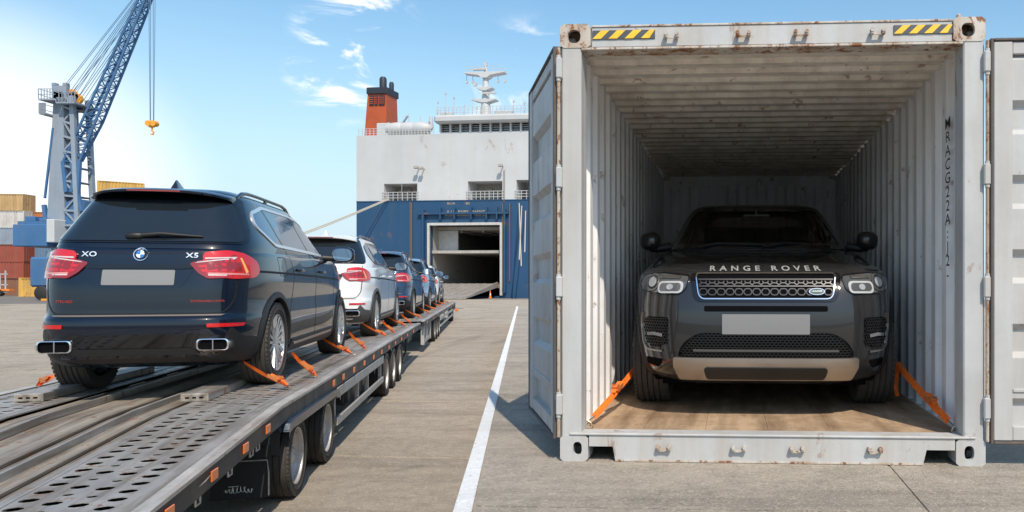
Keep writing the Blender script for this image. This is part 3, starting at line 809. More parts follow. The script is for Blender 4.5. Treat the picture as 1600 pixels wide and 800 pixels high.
def make_offroader():
    root = empty('suv', (0, 0, 0), 0, 'dark grey off-road car facing out of the open white shipping container', 'car')
    P_ = paint('paint_graphite', (.019, .0192, .020), 0, .30); cs = OFF; MIR = -1
    wcut = [(-.685, 1.20), (.685, 1.20), (.60, 1.44), (.53, 1.555), (-.53, 1.555), (-.60, 1.44)]
    def inp(x, z, poly):
        c = False; j = len(poly)-1
        for i in range(len(poly)):
            if (poly[i][1] > z) != (poly[j][1] > z) and x < (poly[j][0]-poly[i][0])*(z-poly[i][1])/(poly[j][1]-poly[i][1])+poly[i][0]: c = not c
            j = i
        return c
    sidep = [(3.0, 1.22), (3.0, 1.30), (2.5, 1.52), (1.0, 1.52), (.8, 1.22)]
    def cut(c):
        if c.y > 2.55 and inp(c.x, c.z, wcut): return True
        if abs(c.x) > .5 and inp(c.y, c.z, sidep): return True
        return False
    link('body', cs.body_mesh('body', P_, cut), root)
    for wy in (1.0, 3.92):
        for sd in (1, -1):
            w = car_wheel(root, sd*(.93-.125), wy, .37, sd); w.scale = (1, .96, .96)
            b = MB(); k = 20; A = []; B = []
            for i in range(k+1):
                t = R(-22)+(PI+R(44))*i/k; y, z = wy+.43*math.cos(t), .37+.43*math.sin(t)
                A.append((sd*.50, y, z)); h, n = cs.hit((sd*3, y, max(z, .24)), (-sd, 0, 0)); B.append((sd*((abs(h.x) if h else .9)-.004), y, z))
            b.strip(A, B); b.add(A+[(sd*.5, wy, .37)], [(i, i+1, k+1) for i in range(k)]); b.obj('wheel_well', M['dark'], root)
            a = MB(); C0, C1, C2, C3 = [], [], [], []
            for i in range(k+1):
                t = R(-14)+(PI+R(28))*i/k
                def ring(rr, o):
                    y, z = wy+rr*math.cos(t), .37+rr*math.sin(t); h, n = cs.hit((sd*3, y, max(z, .24)), (-sd, 0, 0)); return (sd*((abs(h.x) if h else .9)+o), y, z)
                C0.append(ring(.415, -.03)); C1.append(ring(.42, .014)); C2.append(ring(.465, .014)); C3.append(ring(.48, -.004))
            a.strip(C0, C1); a.strip(C1, C2); a.strip(C2, C3); a.obj('wheel_arch_trim', M['black_plastic'], root, smooth=50)
    # windscreen and cabin
    cs.add_patch('windscreen', rpoly([(-.715, 1.185), (.715, 1.185), (.63, 1.44), (.56, 1.575), (-.56, 1.575), (-.63, 1.44)], .04), dict(FRONT), M['windscreen'], root, .004, .002, .05, green=True)
    g = cs.ribbon(rpoly([(-.71, 1.185), (.71, 1.185), (.625, 1.44), (.555, 1.572), (-.555, 1.572), (-.625, 1.44)], .04), FRONT, .045, .007, closed=True, green=True)
    g.obj('windscreen_frame', M['black_gloss'], root)
    for view in (RIGHT, LEFT): cs.add_patch('side_window', sidep, view, M['windscreen'], root, .004, .002, .1, green=True)
    for sd in (1, -1):
        b = MB(); b.bb(sd*.38-.24, sd*.38+.24, 1.75, 1.98, .60, 1.27, .06); st = b.obj('seat', M['seat'], root)
        b = MB(); b.box((sd*.38, 1.84, 1.37), (.26, .12, .19), (.1, 0, 0), .04); b.obj('headrest', M['seat'], st)
    b = MB(); b.bb(-.66, .66, 2.75, 3.35, 1.02, 1.165, .05); b.bb(-.62, .62, 2.7, 2.9, 1.10, 1.185, .03); b.obj('dashboard', M['seat'], root)
    b = MB(); b.tube([(-.38+.18*math.cos(2*PI*j/24), 2.62+.06*math.sin(2*PI*j/24), 1.12+.17*math.sin(2*PI*j/24)) for j in range(24)], .014, 6, closed=True)
    b.bar((-.38, 2.64, 1.12), (-.21, 2.62, 1.13), .03); b.bar((-.38, 2.64, 1.12), (-.55, 2.62, 1.13), .03); b.obj('steering_wheel', M['grey_plastic'], root, smooth=50)
    b = MB(); b.box((0, 2.74, 1.475), (.25, .03, .075), (0, 0, 0), .012); b.tube([(0, 2.74, 1.5), (0, 2.66, 1.56)], .012, 6); mo = b.obj('interior_mirror', M['grey_plastic'], root)
    b = MB(); b.bb(-.05, .05, 3.30, 3.42, 1.166, 1.20, .01); b.bb(-.14, .14, 3.22, 3.36, 1.166, 1.182, .004); b.obj('dashboard_tray', M['emblem_dull'], root)
    b = MB(); b.bb(-.70, .70, .5, 2.9, .40, .46); b.bb(-.6, .6, .45, .5, .4, 1.3); b.obj('cabin_floor', M['dark'], root)
    for pts in (((.02, 1.165), (.20, 1.20), (.58, 1.185)), ((-.50, 1.165), (-.35, 1.20), (.05, 1.187))):
        pr = cs.project([(-a, c) for a, c in pts], FRONT, .014); b = MB(); b.tube([q[0] for q in pr], [.014, .011, .008], 6); b.obj('wiper', M['black_plastic'], root, smooth=50)
    # mirrors
    for sd in (1, -1):
        cx, cy, cz = sd*.915, 3.22, 1.245; k = 16; b = MB(); vs = []
        prof = [(-.075, .80), (-.05, .97), (0, 1.0), (.045, .92), (.075, .7), (.09, .35)]
        for dy, q in prof:
            for j in range(k):
                t = 2*PI*j/k; c_, s_ = math.cos(t), math.sin(t)
                vs.append((cx+.088*q*abs(c_)**.7*(1 if c_ > 0 else -1), cy+dy, cz+.080*q*abs(s_)**.7*(1 if s_ > 0 else -1)))
        b.add(vs, [(i*k+j, i*k+(j+1) % k, (i+1)*k+(j+1) % k, (i+1)*k+j) for i in range(len(prof)-1) for j in range(k)]+[tuple(range(k)), tuple(range((len(prof)-1)*k, len(prof)*k))])
        mo = b.obj('door_mirror', P_, root, smooth=50)
        b = MB(); b.tube([(sd*.74, 3.2, 1.20), (sd*.86, 3.2, 1.18), (cx, cy, cz-.06)], [.04, .03, .03], 8); b.obj('mirror_arm', M['black_plastic'], mo, smooth=50)
    # bonnet shut lines and crease
    g = MB(); cs.ribbon([(-.80, .975), (-.60, .985), (-.45, .968), (.45, .968), (.60, .985), (.80, .975)], FRONT, .009, .0015, mb=g); g.obj('panel_gap', M['seam'], root)
    # lettering, grille
    cs.text('bonnet_lettering', 'RANGE ROVER', .050, (0, .982), FRONT, M['letter_silver'], root, 1.75, 1.42, .006, MIR, bold=.001)
    cs.add_patch('grille_surround', rpoly([(-.495, .953), (.495, .953), (.475, .80), (.44, .765), (-.44, .765), (-.475, .80)], .03), FRONT, M['black_gloss'], root, .006, .02, .05)
    gr = cs.add_patch('grille', rpoly([(-.45, .938), (.45, .938), (.43, .812), (.41, .79), (-.41, .79), (-.43, .812)], .02), FRONT, M['dark'], root, .010, .004, .05)
    b = cs.ribbon(rpoly([(-.457, .944), (.457, .944), (.437, .812), (.415, .783), (-.415, .783), (-.437, .812)], .025), FRONT, .007, .016, closed=True); b.obj('chrome_trim', M['chrome'], gr)
    b = MB()
    for z in (.905, .862): cs.ribbon([(-.445+(.95-z)*.15, z), (.445-(.95-z)*.15, z)], FRONT, .008, .018, mb=b)
    b.obj('grille_bar', M['grille_metal'], gr)
    b = MB()
    for row, (z, h) in enumerate(((.884, .013), (.828, .020))):
        for i in range(15):
            x = -.405+.81*i/14
            if row == 1: cs.ribbon(rpoly([(x-.028, z), (x-.016, z-h), (x+.016, z-h), (x+.028, z), (x+.016, z+h), (x-.016, z+h)], .008, 2), FRONT, .007, .015, closed=True, mb=b)
            else: cs.ribbon([(x-.03, z-h), (x-.012, z), (x+.012, z), (x+.03, z-h)], FRONT, .007, .015, mb=b); cs.ribbon([(x-.012, z), (x-.02, z+h)], FRONT, .006, .015, mb=b); cs.ribbon([(x+.012, z), (x+.02, z+h)], FRONT, .006, .015, mb=b)
    b.obj('grille_mesh', M['grille_metal'], gr)
    ov = [(-.33+.052*math.cos(2*PI*j/24), .828+.022*math.sin(2*PI*j/24)) for j in range(24)]
    bd = cs.add_patch('oval_badge', ov, FRONT, M['chrome'], root, .022, .012, .05)
    ov2 = [(-.33+.045*math.cos(2*PI*j/24), .828+.017*math.sin(2*PI*j/24)) for j in range(24)]
    cs.add_patch('badge_face', ov2, FRONT, M['badge_green'], bd, .024, .002, .05)
    cs.text('badge_lettering', 'LAND-ROVER', .011, (-.33, .828), FRONT, M['letter_silver'], bd, 1, 1, .026, MIR)
    # headlights
    for sd in (1, -1):
        vw = dict(D=(-sd*.30, -.954, 0), U=(.954, -sd*.30, 0), O=(0, 0, 0))
        def Q(u): return u    # u measured in the tilted view
        c0 = sd*.72*.954-4.6*sd*.30
        hp = [(c0-sd*.225, .935), (c0-sd*.215, .85), (c0-sd*.17, .815), (c0+sd*.02, .822), (c0+sd*.16, .842), (c0+sd*.215, .875), (c0+sd*.17, .955), (c0-sd*.02, .957)]
        if sd < 0: hp = hp[::-1]
        hl = cs.add_patch('headlight', rpoly(hp, .02), vw, M['lamp_house'], root, .005, .02, .04)
        b = cs.ribbon(rpoly(hp, .02), vw, .008, .008, closed=True); b.obj('headlight_rim', M['black_gloss'], hl)
        def disc(nm, u, z, rx, rz, mt, off, n=24, parent=hl):
            pl = [(u+rx*math.cos(2*PI*j/n), z+rz*math.sin(2*PI*j/n)) for j in range(n)]
            if sd < 0 and False: pl = pl[::-1]
            return cs.add_patch(nm, pl, vw, mt, parent, off, .004, .05)
        disc('projector_ring', c0+sd*.045, .892, .058, .055, M['satin'], .012); disc('projector_bowl', c0+sd*.045, .892, .049, .046, M['lamp_dark'], .014); disc('projector_lens', c0+sd*.045, .892, .034, .032, M['lens'], .017)
        ob = rrect(c0-sd*.105, .858, .185, .078, .038, 6); cs.add_patch('daylight_ring', ob, vw, M['lamp_dull'], hl, .014, .004, .05)
        ob = rrect(c0-sd*.105, .858, .150, .050, .025, 6); cs.add_patch('lamp_bowl', ob, vw, M['lamp_grey2'], hl, .017, .003, .05)
        disc('lamp_lens', c0-sd*.105, .858, .022, .019, M['lens'], .020)
        cs.add_patch('indicator', rpoly([(c0+sd*.11, .862), (c0+sd*.11, .935), (c0+sd*.165, .93), (c0+sd*.185, .875)][::sd], .01), vw, M['lamp_grey2'], hl, .011, .003, .05)
        b = MB()
        for i in range(5): cs.ribbon([(c0-sd*.165, .915-.004*i+.018), (c0-sd*.02, .925-.004*i+.012)], vw, .002, .010+.0008*i, mb=b)
        b.obj('lamp_rib', M['satin'], hl)
        # side air intakes
        ip = [(sd*.62, .665), (sd*.815, .665), (sd*.835, .60), (sd*.81, .49), (sd*.72, .46), (sd*.635, .49)]
        vw2 = dict(D=(-sd*.18, -.984, 0), U=(.984, -sd*.18, 0))
        k0 = -4.6*sd*.18
        ip = [(x*.984+k0, z) for x, z in ip]; ip = ip[::sd]
        ik = cs.add_patch('side_intake', rpoly(ip, .03), vw2, M['dark'], root, .004, .01, .05)
        b = MB()
        for i in range(10):
            for j in range(10):
                x = (sd*(.635+.021*i+(.0105 if j % 2 else 0)))*.984+k0; z = .475+.019*j
                if inp(x, z, ip): cs.ribbon([(x+.011*math.cos(PI/3*q), z+.0105*math.sin(PI/3*q)) for q in range(6)], vw2, .004, .010, closed=True, mb=b)
        b.obj('intake_mesh', M['mesh_grey'], ik)
        b = cs.ribbon([(x*.984+k0, z) for x, z in ((sd*.845, .69), (sd*.865, .61), (sd*.845, .48), (sd*.80, .445), (sd*.67, .440))], vw2, .010, .012); b.obj('chrome_trim', M['satin'], ik)
        b = cs.ribbon([(x*.984+k0, z) for x, z in ((sd*.66, .545), (sd*.73, .555), (sd*.79, .548))], vw2, .020, .016); b.obj('fog_lamp', M['lamp_grey'], ik)
        lp = [(sd*.67, .385), (sd*.83, .39), (sd*.83, .34), (sd*.71, .325)]
        cs.add_patch('lower_vent', rpoly([(x*.984+k0, z) for x, z in lp][::sd], .02), vw2, M['dark'], root, .003, .006, .05)
        b = cs.ribbon([(sd*x, z) for x, z in ((.57, .77), (.575, .64), (.62, .42))], FRONT, .006, .0012); b.obj('panel_gap', M['seam'], root)
    cs.add_patch('bumper_slot', rrect(0, .722, .80, .036, .012), FRONT, M['dark'], root, .003, .01, .05)
    cs.add_patch('number_plate', rrect(0, .622, .565, .128, .006), FRONT, M['plate'], root, .014, .02, .06)
    lo = rpoly([(-.44, .565), (.44, .565), (.54, .50), (.585, .40), (-.585, .40), (-.54, .50)], .05)
    li = cs.add_patch('lower_intake', lo, FRONT, M['dark'], root, .004, .01, .05)
    b = MB(); r_ = .0145
    for j in range(10):
        for i in range(-23, 24):
            x = i*r_*1.85+(r_*.92 if j % 2 else 0); z = .414+j*.0162
            if inp(x, z, lo) and inp(x+.02, z, lo) and inp(x-.02, z, lo) and z < .56:
                cs.ribbon([(x+r_*math.cos(PI/3*q), z+r_*.62*math.sin(PI/3*q)) for q in range(6)], FRONT, .0038, .010, closed=True, mb=b, step=.1)
    b.obj('intake_mesh', M['mesh_grey'], li)
    b = cs.ribbon([(-.47, .452), (.47, .452)], FRONT, .014, .014); b.obj('intake_bar', M['grey_plastic'], li)
    sk = cs.add_patch('skid_plate', rpoly([(-.60, .405), (.60, .405), (.60, .345), (.565, .262), (-.565, .262), (-.60, .345)], .015), FRONT, M['satin'], root, .020, .03, .05)
    cs.add_patch('skid_insert', rpoly([(-.405, .345), (.405, .345), (.385, .272), (-.385, .272)], .025), FRONT, M['black_plastic'], sk, .026, .008, .05)
    b = MB(); b.bb(-.70, .70, 3.4, 4.4, .19, .24); b.obj('underbody', M['dark'], root)
    return root
M['ship_grey2'] = plain('frame_grey', (.50, .48, .45), .5, var=.1)
M['ship_rust'] = plain('rusty_pipe', (.16, .11, .08), .7)
M['cable'] = plain('cable_blue', (.10, .18, .30), .5)
M['ratchet'] = plain('ratchet_orange', (.62, .22, .07), .5, .3)
M['seat'] = plain('seat_leather', (.07, .068, .066), .55)
M['lamp_dull'] = plain('lamp_dull', (.42, .43, .44), .2, 0, .6)
M['emblem_dull'] = plain('dull_blue', (.05, .08, .14), .5)
M['badge_green'] = plain('badge_green', (.03, .07, .05), .3)
M['lamp_house'] = plain('lamp_housing', (.10, .105, .11), .10, .3, 1)
M['lamp_dark'] = plain('lamp_dark', (.06, .062, .07), .15, .4)
M['lamp_grey2'] = plain('lamp_bowl', (.16, .165, .175), .18, .6)
M['lens'] = plain('lamp_lens', (.45, .47, .50), .03, .3, 1)
M['mesh_grey'] = plain('mesh_grey', (.012, .012, .013), .4, .1)
M['grille_metal'] = plain('grille_metal', (.05, .05, .053), .4, .7)

# ================================================================== places
def unproj(px, py, z):            # point of a horizontal level z seen at a pixel of the survey sketch
    Y = (CH-z)*F/(py-PY); return Vector(((px-PX)/F*Y, Y, z))
TH = math.atan(320/F)                                    # heading of the transporter
DK = .82                                                 # deck height
E = unproj(442, 635, DK); TR = Matrix.Translation((E.x, E.y, 0)) @ Matrix.Rotation(TH, 4, 'Z')   # local x=0 right deck edge
def tr_pt(x, s, z): return TR @ Vector((x, s, z))
CTH = -math.atan(65/F)                                   # heading of the container
AP = .725                                                # apron level

# ------------------------------------------------------------------ ground
def sheet(name, pts, z, mat):
    b = MB(); b.add([(x, y, z) for x, y in pts], [tuple(range(len(pts)))]); return tag(b.obj(name, mat, fix=False), kind='structure')
SHIP_A = R(-6)
sheet('ground', [(-400, -60), (80, -60), (80, 84.0), (-44, 97.0), (-44, 420), (-400, 420)], -.035, M['quay_base'])
b = MB(); b.add([(-3000, 60, -2.2), (3000, 60, -2.2), (3000, 5000, -2.2), (-3000, 5000, -2.2)], [(0, 1, 2, 3)]); tag(b.obj('water', M['sea'], fix=False), kind='structure')
b = MB(); b.bb(-44.3, -44, 97, 420, -2.5, -.04); b.prism([(-44, 96.7), (80, 83.7), (80, 84.0), (-44, 97.0)], -2.5, -.04, 'XY'); tag(b.obj('quay_edge', M['quay_base']), kind='structure')
# concrete slabs of the quay, each a piece laid on the ground
slabs = empty('quay_pavement', (0, 0, 0), CTH-R(2)); tag(slabs, kind='structure')
def slab_mesh(w, d, h, bev, name, mat, jit=0):
    b = MB(); b.box((0, 0, -h/2), (w, d, h), None, bev); return b.mesh(name, mat)
SW, SD = 9.0, 3.6
sm = slab_mesh(SW-.03, SD-.035, .10, .012, 'concrete_slab', M['quay'])
for j in range(-1, 27):
    for i in range(-7, 2):
        x = i*SW+3.1+(SW/2 if j % 2 else 0); y = j*SD+2.15
        if x-SW/2 > 1.5: continue
        if y > 84: continue
        link('concrete_slab', sm, slabs, (x, y, random.uniform(-.004, .002)), (random.uniform(-.0006, .0006), random.uniform(-.0006, .0006), 0))
# raised apron the container stands on, its edge painted white
def ap_edge(s): return Vector((-.262, 0))+Vector((-.262*0, 0))
A0 = unproj(712, 800, AP); ad = Vector((818-PX, F)).normalized()          # edge line
def apx(Y): return A0.x+(Y-A0.y)*ad.x/ad.y
edge = [(apx(-6), -6), (apx(34), 34)]
b = MB(); b.prism([edge[0], (60, -6), (60, 34), edge[1]], -.03, AP-.004, 'XY'); tag(b.obj('raised_apron', M['apron']), kind='structure')
kr = empty('apron_kerb', (0, 0, 0)); tag(kr, kind='structure')
Y = -5.0
KW = .072
kerbs = []
while Y < 33.5:
    y1 = Y+1.985; b = MB()
    b.prism([(apx(Y)-.012, Y), (apx(Y)+KW, Y), (apx(y1)+KW, y1), (apx(y1)-.012, y1)], AP-.16, AP+.004, 'XY'); b.obj('kerb_stone', M['white_line'], kr); Y += 2.0
# apron slabs joints
apn = empty('apron_pavement', (0, 0, AP), CTH); tag(apn, kind='structure')
am = slab_mesh(5.0-.02, 3.0-.02, .05, .006, 'concrete_slab', M['apron'])
def clipped_slab(x0, x1, y0, y1):
    """slab clipped to the right of the kerb, in world coordinates rotated by CTH"""
    rot = Matrix.Rotation(CTH, 3, 'Z'); c = [rot @ Vector((x, y, 0)) for x, y in ((x0, y0), (x1, y0), (x1, y1), (x0, y1))]
    def f(p): return p.x-(apx(p.y)+KW+.008)
    out = []
    for i in range(4):
        a, b_ = c[i-1], c[i]; fa, fb = f(a), f(b_)
        if fa*fb < 0: t = fa/(fa-fb); out.append(a+(b_-a)*t)
        if fb >= 0: out.append(b_)
    return out
for j in range(-2, 11):
    for i in range(-4, 6):
        x0 = i*5.0+.9; y0 = j*3.0-2.45
        poly = clipped_slab(x0, x0+4.985, y0, y0+2.985)
        if len(poly) < 3: continue
        inv = Matrix.Rotation(-CTH, 3, 'Z'); poly = [(inv @ p) for p in poly]
        b = MB(); b.prism([(p.x, p.y) for p in poly], -.02, .002, 'XY'); b.obj('concrete_slab', M['apron'], apn)

# ------------------------------------------------------------------ the open container
CW, CHT, CL = 2.44, 2.55, 5.95
c0 = Vector(((877-PX)/F, 1)); dd = Vector((math.cos(CTH), math.sin(CTH)))
# left front corner: solve for the depth at which 2.44 m spans 877..1538 px
uR = (1538-PX)/F; uL = (877-PX)/F; Y0 = (CW*dd.x-uR*CW*dd.y)/(uR-uL)
CX = empty('shipping_container', (uL*Y0, Y0, AP+.006), CTH, 'open white steel container holding the dark grey car', 'container')
print('container front at', Y0)
FL = .152      # floor height inside
def corrug(L, pitch, depth, flat=.36, slope=.14):
    """profile points (s, d) along length L: outer flat at d=0, inner flat at d=depth"""
    n = max(1, round(L/pitch)); p = L/n; out = []
    for i in range(n):
        s = i*p; out += [(s, 0), (s+p*flat, 0), (s+p*(flat+slope), depth), (s+p*(1-slope), depth)]
    out.append((L, 0)); return out
def two_sided(b, A, B, nrm, t=.003): b.strip(A, B); n = Vector(nrm)*t; b.strip([Vector(p)+n for p in B], [Vector(p)+n for p in A])
# side walls
for side, x, sg in (('l', .045, 1), ('r', CW-.045, -1)):
    b = MB(); pr = corrug(CL-.20, .262, .036, .34, .15)
    A = [(x+sg*d, .10+s, .14) for s, d in pr]; B = [(x+sg*d, .10+s, CHT-.09) for s, d in pr]
    two_sided(b, A, B, (-sg, 0, 0)); b.obj('side_wall', M['container_inner'], CX)
b = MB(); pr = corrug(CW-.12, .262, .036, .34, .15)
two_sided(b, [(.06+s, CL-.045-d, .14) for s, d in pr], [(.06+s, CL-.045-d, CHT-.12) for s, d in pr], (0, 1, 0)); b.obj('end_wall', M['container_inner'], CX)
b = MB(); b.bb(.06, CW-.06, CL-.12, CL-.09, FL, .45); b.obj('end_kick_plate', M['container_inner'], CX)
b = MB(); b.bb(.06, CW-.06, CL-.10, CL-.03, CHT-.20, CHT-.045); b.obj('end_rail', M['container_inner'], CX)
b = MB(); b.bb(.06, CW-.06, CL-.105, CL-.09, 1.0, 1.04); 
b = MB(); pr = corrug(CL-.30, .226, .026, .52, .13)
ZT = CHT-.055
pr[-1] = (CL-.2, 0)
A = [(.02, .16+s, ZT-d) for s, d in pr]; B = [(CW-.02, .16+s, ZT-d) for s, d in pr]
two_sided(b, A, B, (0, 0, 1)); b.obj('roof_panel', M['container_roof'], CX)
# rails
for x0, x1 in ((0, .06), (CW-.06, CW)):
    b = MB(); b.bb(x0, x1, .12, CL-.12, CHT-.11, CHT-.03, .006); b.obj('top_rail', M['container_inner'], CX)
    b = MB(); b.bb(x0, x1, .12, CL-.12, .02, .15, .006); b.obj('bottom_rail', M['container_white'], CX)
for x0, x1, d in ((0, .118, 1), (CW-.118, CW, -1)):
    b = MB(); b.bb(x0, x1, .0, .11, .12, CHT-.12, .008); b.bb(x0+(.055 if d > 0 else 0), x1-(0 if d > 0 else .055), .10, .17, .14, CHT-.1, .006); b.obj('corner_post', M['container_white'], CX)
    b = MB(); b.bb(x0, x1, CL-.11, CL, .12, CHT-.12, .008); b.obj('corner_post', M['container_inner'], CX)
# header with rust lip
b = MB(); b.bb(.178, CW-.178, .006, .06, CHT-.125, CHT-.006, .004); hd = b.obj('door_header', M['container_white'], CX)
b = MB(); b.bb(.118, CW-.118, -.004, .13, CHT-.142, CHT-.128, .003); b.obj('header_lip', M['rusty_white'], CX)
b = MB(); b.bb(.118, CW-.118, .02, .16, CHT-.127, CHT-.045, .004); b.obj('header_box', M['container_roof'], CX)
b = MB(); b.bb(.178, CW-.178, .0, .065, CHT-.008, CHT+.004, .002); b.obj('header_top_edge', M['rusty_white'], CX)
# corner castings with oval holes
def casting(name, x0, z0, w, h, d, mat, hx=.55, hz=.55, hole_w=.30, hole_h=.42, y=-.004, n=24):
    """front plate with an oval hole, hollow behind"""
    b = MB(); cx, cz = x0+w*hx, z0+h*hz; O = []; I = []
    for j in range(n):
        t = 2*PI*(j+.5)/n; c_, s_ = math.cos(t), math.sin(t); k = 1/max(abs(c_), abs(s_))
        ox = x0+w/2+w/2*c_*k*.99999; oz = z0+h/2+h/2*s_*k*.99999; O.append((ox, y, oz))
        I.append((cx+w*hole_w/2*abs(c_)**.8*(1 if c_ > 0 else -1)*1.0, y, cz+h*hole_h/2*abs(s_)**.8*(1 if s_ > 0 else -1)))
    b.add(O+I, [(j, (j+1) % n, n+(j+1) % n, n+j) for j in range(n)])
    I2 = [(x, y+.03, z) for x, _, z in I]; b.add(I+I2, [(j, (j+1) % n, n+(j+1) % n, n+j) for j in range(n)])
    O2 = [(x, y+d, z) for x, _, z in O]; b.add(O+O2, [(j, (j+1) % n, n+(j+1) % n, n+j) for j in range(n)]+[tuple(range(n, 2*n))])
    return b.obj(name, mat, CX, fix=False)
casting('corner_casting', -.006, -.006, .165, .155, .17, M['container_white'], .62, .5, .32, .50)
casting('corner_casting', CW-.159, -.006, .165, .155, .17, M['container_white'], .45, .5, .34, .52)
casting('corner_casting', -.006, CHT-.128, .18, .14, .17, M['rusty_white'], .46, .48, .42, .56)
casting('corner_casting', CW-.174, CHT-.128, .18, .14, .17, M['rusty_white'], .46, .48, .42, .56)
for x in (0.0, CW-.16):
    for z0 in (0, CHT-.12):
        b = MB(); b.bb(x, x+.16, CL-.16, CL+.003, z0, z0+.12, .01); b.obj('corner_casting', M['container_white'], CX)
b = MB(); b.bb(CW-.145, CW-.118, .03, .06, CHT+.01, CHT+.045, .008); b.obj('lifting_lug', M['rusty_white'], CX)
# sill with fork pockets
b = MB(); b.prism([(.165, .155), (.165, .085), (.305, .085), (.32, .0), (CW-.345, .0), (CW-.325, .085), (CW-.165, .085), (CW-.165, .155)], -.002, .05, 'XZ')
b.obj('door_sill', M['container_white'], CX)
b = MB(); b.bb(.05, CW-.05, -.012, .12, FL-.002, FL+.012, .004); b.obj('threshold_plate', M['container_white'], CX)
b = MB(); b.bb(.32, CW-.345, -.006, -.001, -.001, .010); b.obj('sill_rust_edge', M['rusty_white'], CX)
b = MB(); b.bb(.04, CW-.04, .12, CL-.1, .06, .12); b.obj('underframe', M['chassis'], CX)
# plywood boards
NBX, NBY = 6, 3
for i in range(NBX):
    for j in range(NBY):
        w = (CW-.16)/NBX; l = (CL-.26)/NBY
        b = MB(); b.box((.08+w*(i+.5), .13+l*(j+.5), FL-.012+random.uniform(-.0005, .0008)), (w-.0015, l-.002, .022), None, .0006); b.obj('plywood_board', M['plywood'], CX)
# floor edge angle
for x in (.055, CW-.085): 
    b = MB(); b.bb(x, x+.03, .13, CL-.12, FL-.002, FL+.006); b.obj('floor_edge', M['container_inner'], CX)
# lugs for the lock bars
def keeper(x, z, name='lock_keeper'):
    b = MB(); 
    for dx in (-.032, .032): b.box((x+dx, -.018, z), (.022, .035, .034), None, .006); b.cyl((x+dx, -.04, z+.008), (x+dx, -.012, z+.008), .011, 8)
    b.bar((x-.03, -.022, z-.012), (x+.03, -.022, z-.012), .010); b.obj(name, M['rusty_white'], CX)
for px in (1053, 1166, 1256, 1374): keeper((px-877)/661*CW, CHT-.070)
for px in (1041, 1159, 1250, 1370): keeper((px-877)/661*CW, .085)
# hazard stripes
def stripes(x0, x1, name='hazard_stripe'):
    z0, z1 = CHT-.078, CHT-.028; b = MB(); b.bb(x0, x1, -.001, .007, z0, z1); base = b.obj('hazard_label', M['haz_black'], CX)
    k = 8 if x1-x0 > .3 else 7; w = (x1-x0)/7.2; b = MB()
    for i in range(4):
        a = x0+w*(2*i)*.93; pl = [(a, z0+.001), (a+w*.98, z0+.001), (min(x1-.001, a+w*.98+.05), z1-.001), (min(x1-.001, a+.05), z1-.001)]
        if i == 0: pl[3] = (a+.05, z1-.001)
        b.prism(pl, -.003, -.001, 'XZ')
    b.obj('yellow_stripe', M['haz_yellow'], base)
stripes(.185, .553); stripes(1.930, 2.262)
# doors
def door(hx, ang, name_side):
    """hinge at local x=hx; door runs out along +x of its own frame"""
    o = empty('container_door', (hx, .0, 0), ang); o.parent = CX
    W_, z0, z1 = 1.16, .125, CHT-.115
    b = MB(); b.bb(.035, W_, -.02, .03, z0+.02, z0+.028+.0); 
    fr = MB()
    fr.bb(.02, .125, -.012, .04, z0+.02, z1-.02, .004); fr.bb(W_-.125, W_, -.012, .04, z0+.02, z1-.02, .004)
    fr.bb(.127, W_-.127, -.006, .038, z0+.02, z0+.10, .004); fr.bb(.127, W_-.127, -.006, .038, z1-.09, z1-.02, .004)
    fr.obj('door_frame', M['container_white'], o)
    # horizontally corrugated panel
    pr = corrug(z1-z0-.19, .44, .036, .30, .08); pb = MB()
    two_sided(pb, [(.125, .032-d, z0+.10+s) for s, d in pr], [(W_-.125, .032-d, z0+.10+s) for s, d in pr], (0, 1, 0)); pb.obj('door_panel', M['container_white'], o)
    b = MB(); b.bb(.127, W_-.127, -.012, .0, z0+.295, z0+.315, .003); b.obj('panel_rib', M['container_white'], o)
    g = MB(); g.bb(.0, .018, -.018, .045, z0, z1, .004); g.bb(.02, W_+.01, -.018, .045, z0-.002, z0+.016, .004); g.bb(.02, W_+.01, -.018, .045, z1-.016, z1, .004); g.bb(W_+.002, W_+.02, -.018, .045, z0, z1, .004)
    g.obj('rubber_gasket', M['gasket'], o)
    return o
M['gasket'] = worn('gasket', (.075, .078, .082), (.20, .12, .06), .5, .7, 5, .25)
door(CW+.030, 0, 'r')
dl = door(-.030, 0, 'l'); dl.rotation_euler = (0, 0, PI-R(68)); 
for c in dl.children:      # inner face must look towards the camera: mirror the door's thickness
    me = c.data.copy(); me.transform(Matrix.Scale(-1, 4, (0, 1, 0))); me.flip_normals(); c.data = me
# hinges and hinge pins
for x, sg in ((0, -1), (CW, 1)):
    b = MB(); b.cyl((x+sg*.012, -.016, .14), (x+sg*.012, -.016, CHT-.13), .010, 8); b.obj('hinge_pin', M['rust'], CX, smooth=40)
    for z in (.33, 1.02, 1.66, 2.30):
        b = MB(); b.bb(x-.018+sg*.008, x+.018+sg*.008, -.035, .012, z-.06, z+.06, .006); b.cyl((x+sg*.012, -.016, z-.075), (x+sg*.012, -.016, z+.075), .014, 8); hh = b.obj('hinge', M['container_white'], CX)
# stacked lettering on the right wall
txt = ['M', 'R', 'A', 'C', 'G', '2', '2', 'A', ':', 'J', '2', '-']
for i, ch in enumerate(txt):
    z = 2.04-i*.086; flat_text('wall_letter', ch, .098, M['letter_black'], CX, (CW-.087, .42, z), (0, -1, 0), (0, 0, 1), xs=1.75, bold=.0006)
# lashing rings
for x, y in ((.12, .20), (CW-.12, .14)):
    b = MB(); b.box((x, y, FL+.006), (.06, .06, .010), None, .003); b.tube([(x+.022*math.cos(t*PI/6), y, FL+.022+.022*math.sin(t*PI/6)) for t in range(12)], .005, 6, closed=True); b.obj('lashing_ring', M['zinc'], CX)

